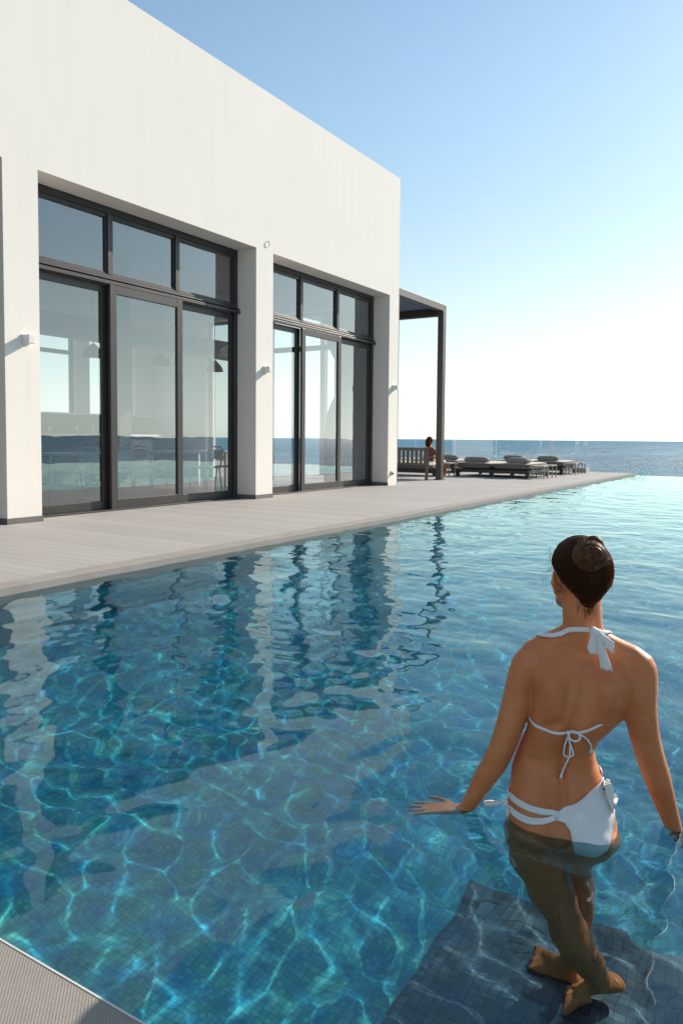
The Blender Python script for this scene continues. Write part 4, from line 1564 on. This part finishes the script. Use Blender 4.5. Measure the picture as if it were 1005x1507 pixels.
for k in range(34):
    s_ = -1 if k % 3 else 1
    th = R(rr.uniform(60, 105)) * s_
    p = hp(math.sin(th) * .078, math.cos(th) * .096, rr.uniform(.0, .075))
    pts = [p]
    v_ = Vector((s_ * .0028, -.002, -.004)) if s_ < 0 else Vector((.003, -.003, -.01))
    for j in range(4):
        v_ = v_ + Vector((rr.gauss(0, .0016), rr.gauss(0, .002), rr.gauss(-.001, .0016)))
        pts.append(pts[-1] + v_)
    wp.tube(pts, [.0003] * 4 + [.0001], 3, cap=False)
for k in range(3):
    pts = [Vector((.036, -.01, .835))]
    for j in range(5):
        pts.append(pts[-1] + Vector((.003 + .002 * k, -.001, .0035 - .0008 * j)))
    wp.tube(pts, .0005, 3, cap=False)
for k in range(50):
    # wisps on the nape
    x_ = rr.gauss(.012, .018)
    p = Vector((.048 + x_, -.045, rr.uniform(.640, .665) + abs(x_) * 1.0))
    h = bvh.find_nearest(p)
    pts = [h[0] + h[1] * .0015]
    for j in range(4):
        q_ = bvh.find_nearest(pts[-1] + Vector((rr.gauss(0, .002), 0, -.006)))
        pts.append(q_[0] + q_[1] * (.0015 + .001 * rr.random()))
    wp.tube(pts, [.0005, .0005, .0004, .0003, .0001], 3, cap=False)
wp.build('loose_strands', M['hair'], ohair, smooth=True)
for s in (-1, 1):
    ey = MB()
    ellipsoid(ey, hp(s * .030, .0655, -.008), (.0115, .0115, .0115), n=14)
    ey.build('eye', M['eye'], wo, smooth=True)

# --- the seated guest
def guest():
    mb = MB()
    ring_loft(mb, [(0, 0, 0, .17, .12), (.10, 0, 0, .165, .115), (.22, 0, .0, .135, .095), (.34, 0, .01, .15, .10), (.45, 0, .01, .17, .09), (.50, 0, .01, .12, .06), (.55, 0, .01, .06, .05)], 24)
    limb(mb, [((0, .01, .5), .05), ((0, .02, .58), .048), ((0, .03, .64), .05)])
    ellipsoid(mb, (0, .035, .695), (.075, .092, .105))
    ellipsoid(mb, (0, .13, .67), (.010, .014, .016), n=10)
    for s in (-1, 1):
        limb(mb, [((s * .15, .01, .46), .05), ((s * .21, .05, .33), .042), ((s * .22, .12, .20), .036), ((s * .15, .28, .17), .028), ((s * .12, .36, .18), .022)])
        hand(mb, (s * .12, .35, .18), (-s * .2, 1, .05), (0, 0, 1), -s, .95, .4, .8)
        limb(mb, [((s * .09, .02, .07), .09), ((s * .11, .25, .07), .075), ((s * .12, .46, .08), .055), ((s * .12, .50, -.10), .05), ((s * .12, .50, -.30), .032)])
        foot(mb, (s * .12, .46, -.41), (s * .14, .68, -.41), (s * .12, .50, -.30), -s)
    me = fuse(mb, .009, 4, 'person')
    me.polygons.foreach_set('use_smooth', [True] * len(me.polygons))
    me.materials.clear(); me.materials.append(M['skin'])
    o = bpy.data.objects.new('person', me); COL.objects.link(o)
    o.location = (-9.13, 19.52, .36); o.rotation_euler = (0, 0, R(-25))
    tag(o, 'dark-haired guest in a red patterned top sitting on the sofa behind the bench', 'person')
    h = MB()
    ellipsoid(h, (0, .012, .715), (.098, .105, .105)); ellipsoid(h, (0, -.035, .62), (.09, .065, .10))
    for k in range(90):
        t = rr.uniform(2.0, 4.3)
        ph = rr.uniform(-.9, 1.2)
        q_ = Vector((math.sin(t) * math.cos(ph) * .10, math.cos(t) * math.cos(ph) * .10, .68 + .11 * math.sin(ph)))
        h.tube([q_, q_ + Vector((rr.gauss(0, .012), -.012, -.05)), q_ + Vector((rr.gauss(0, .02), .0, -.10))], [.006, .006, .002], 5)
    h.build('hair', M['hair'], o, smooth=True)
    tp = MB()
    ring_loft(tp, [(.02, 0, 0, .180, .130), (.10, 0, 0, .176, .126), (.22, 0, .0, .146, .106), (.34, 0, .01, .161, .111), (.43, 0, .01, .176, .100), (.475, 0, .01, .150, .078), (.49, 0, .01, .10, .062)], 24)
    for s in (-1, 1):
        limb(tp, [((s * .14, .01, .45), .062), ((s * .20, .04, .35), .054)])
    tp.build('blouse', M['sandy'], o, smooth=True)
    tr = MB()
    for s in (-1, 1):
        limb(tr, [((s * .085, .02, .07), .100), ((s * .11, .25, .07), .085), ((s * .12, .40, .08), .068)])
    tr.build('shorts', M['cream'], o, smooth=True)
guest()
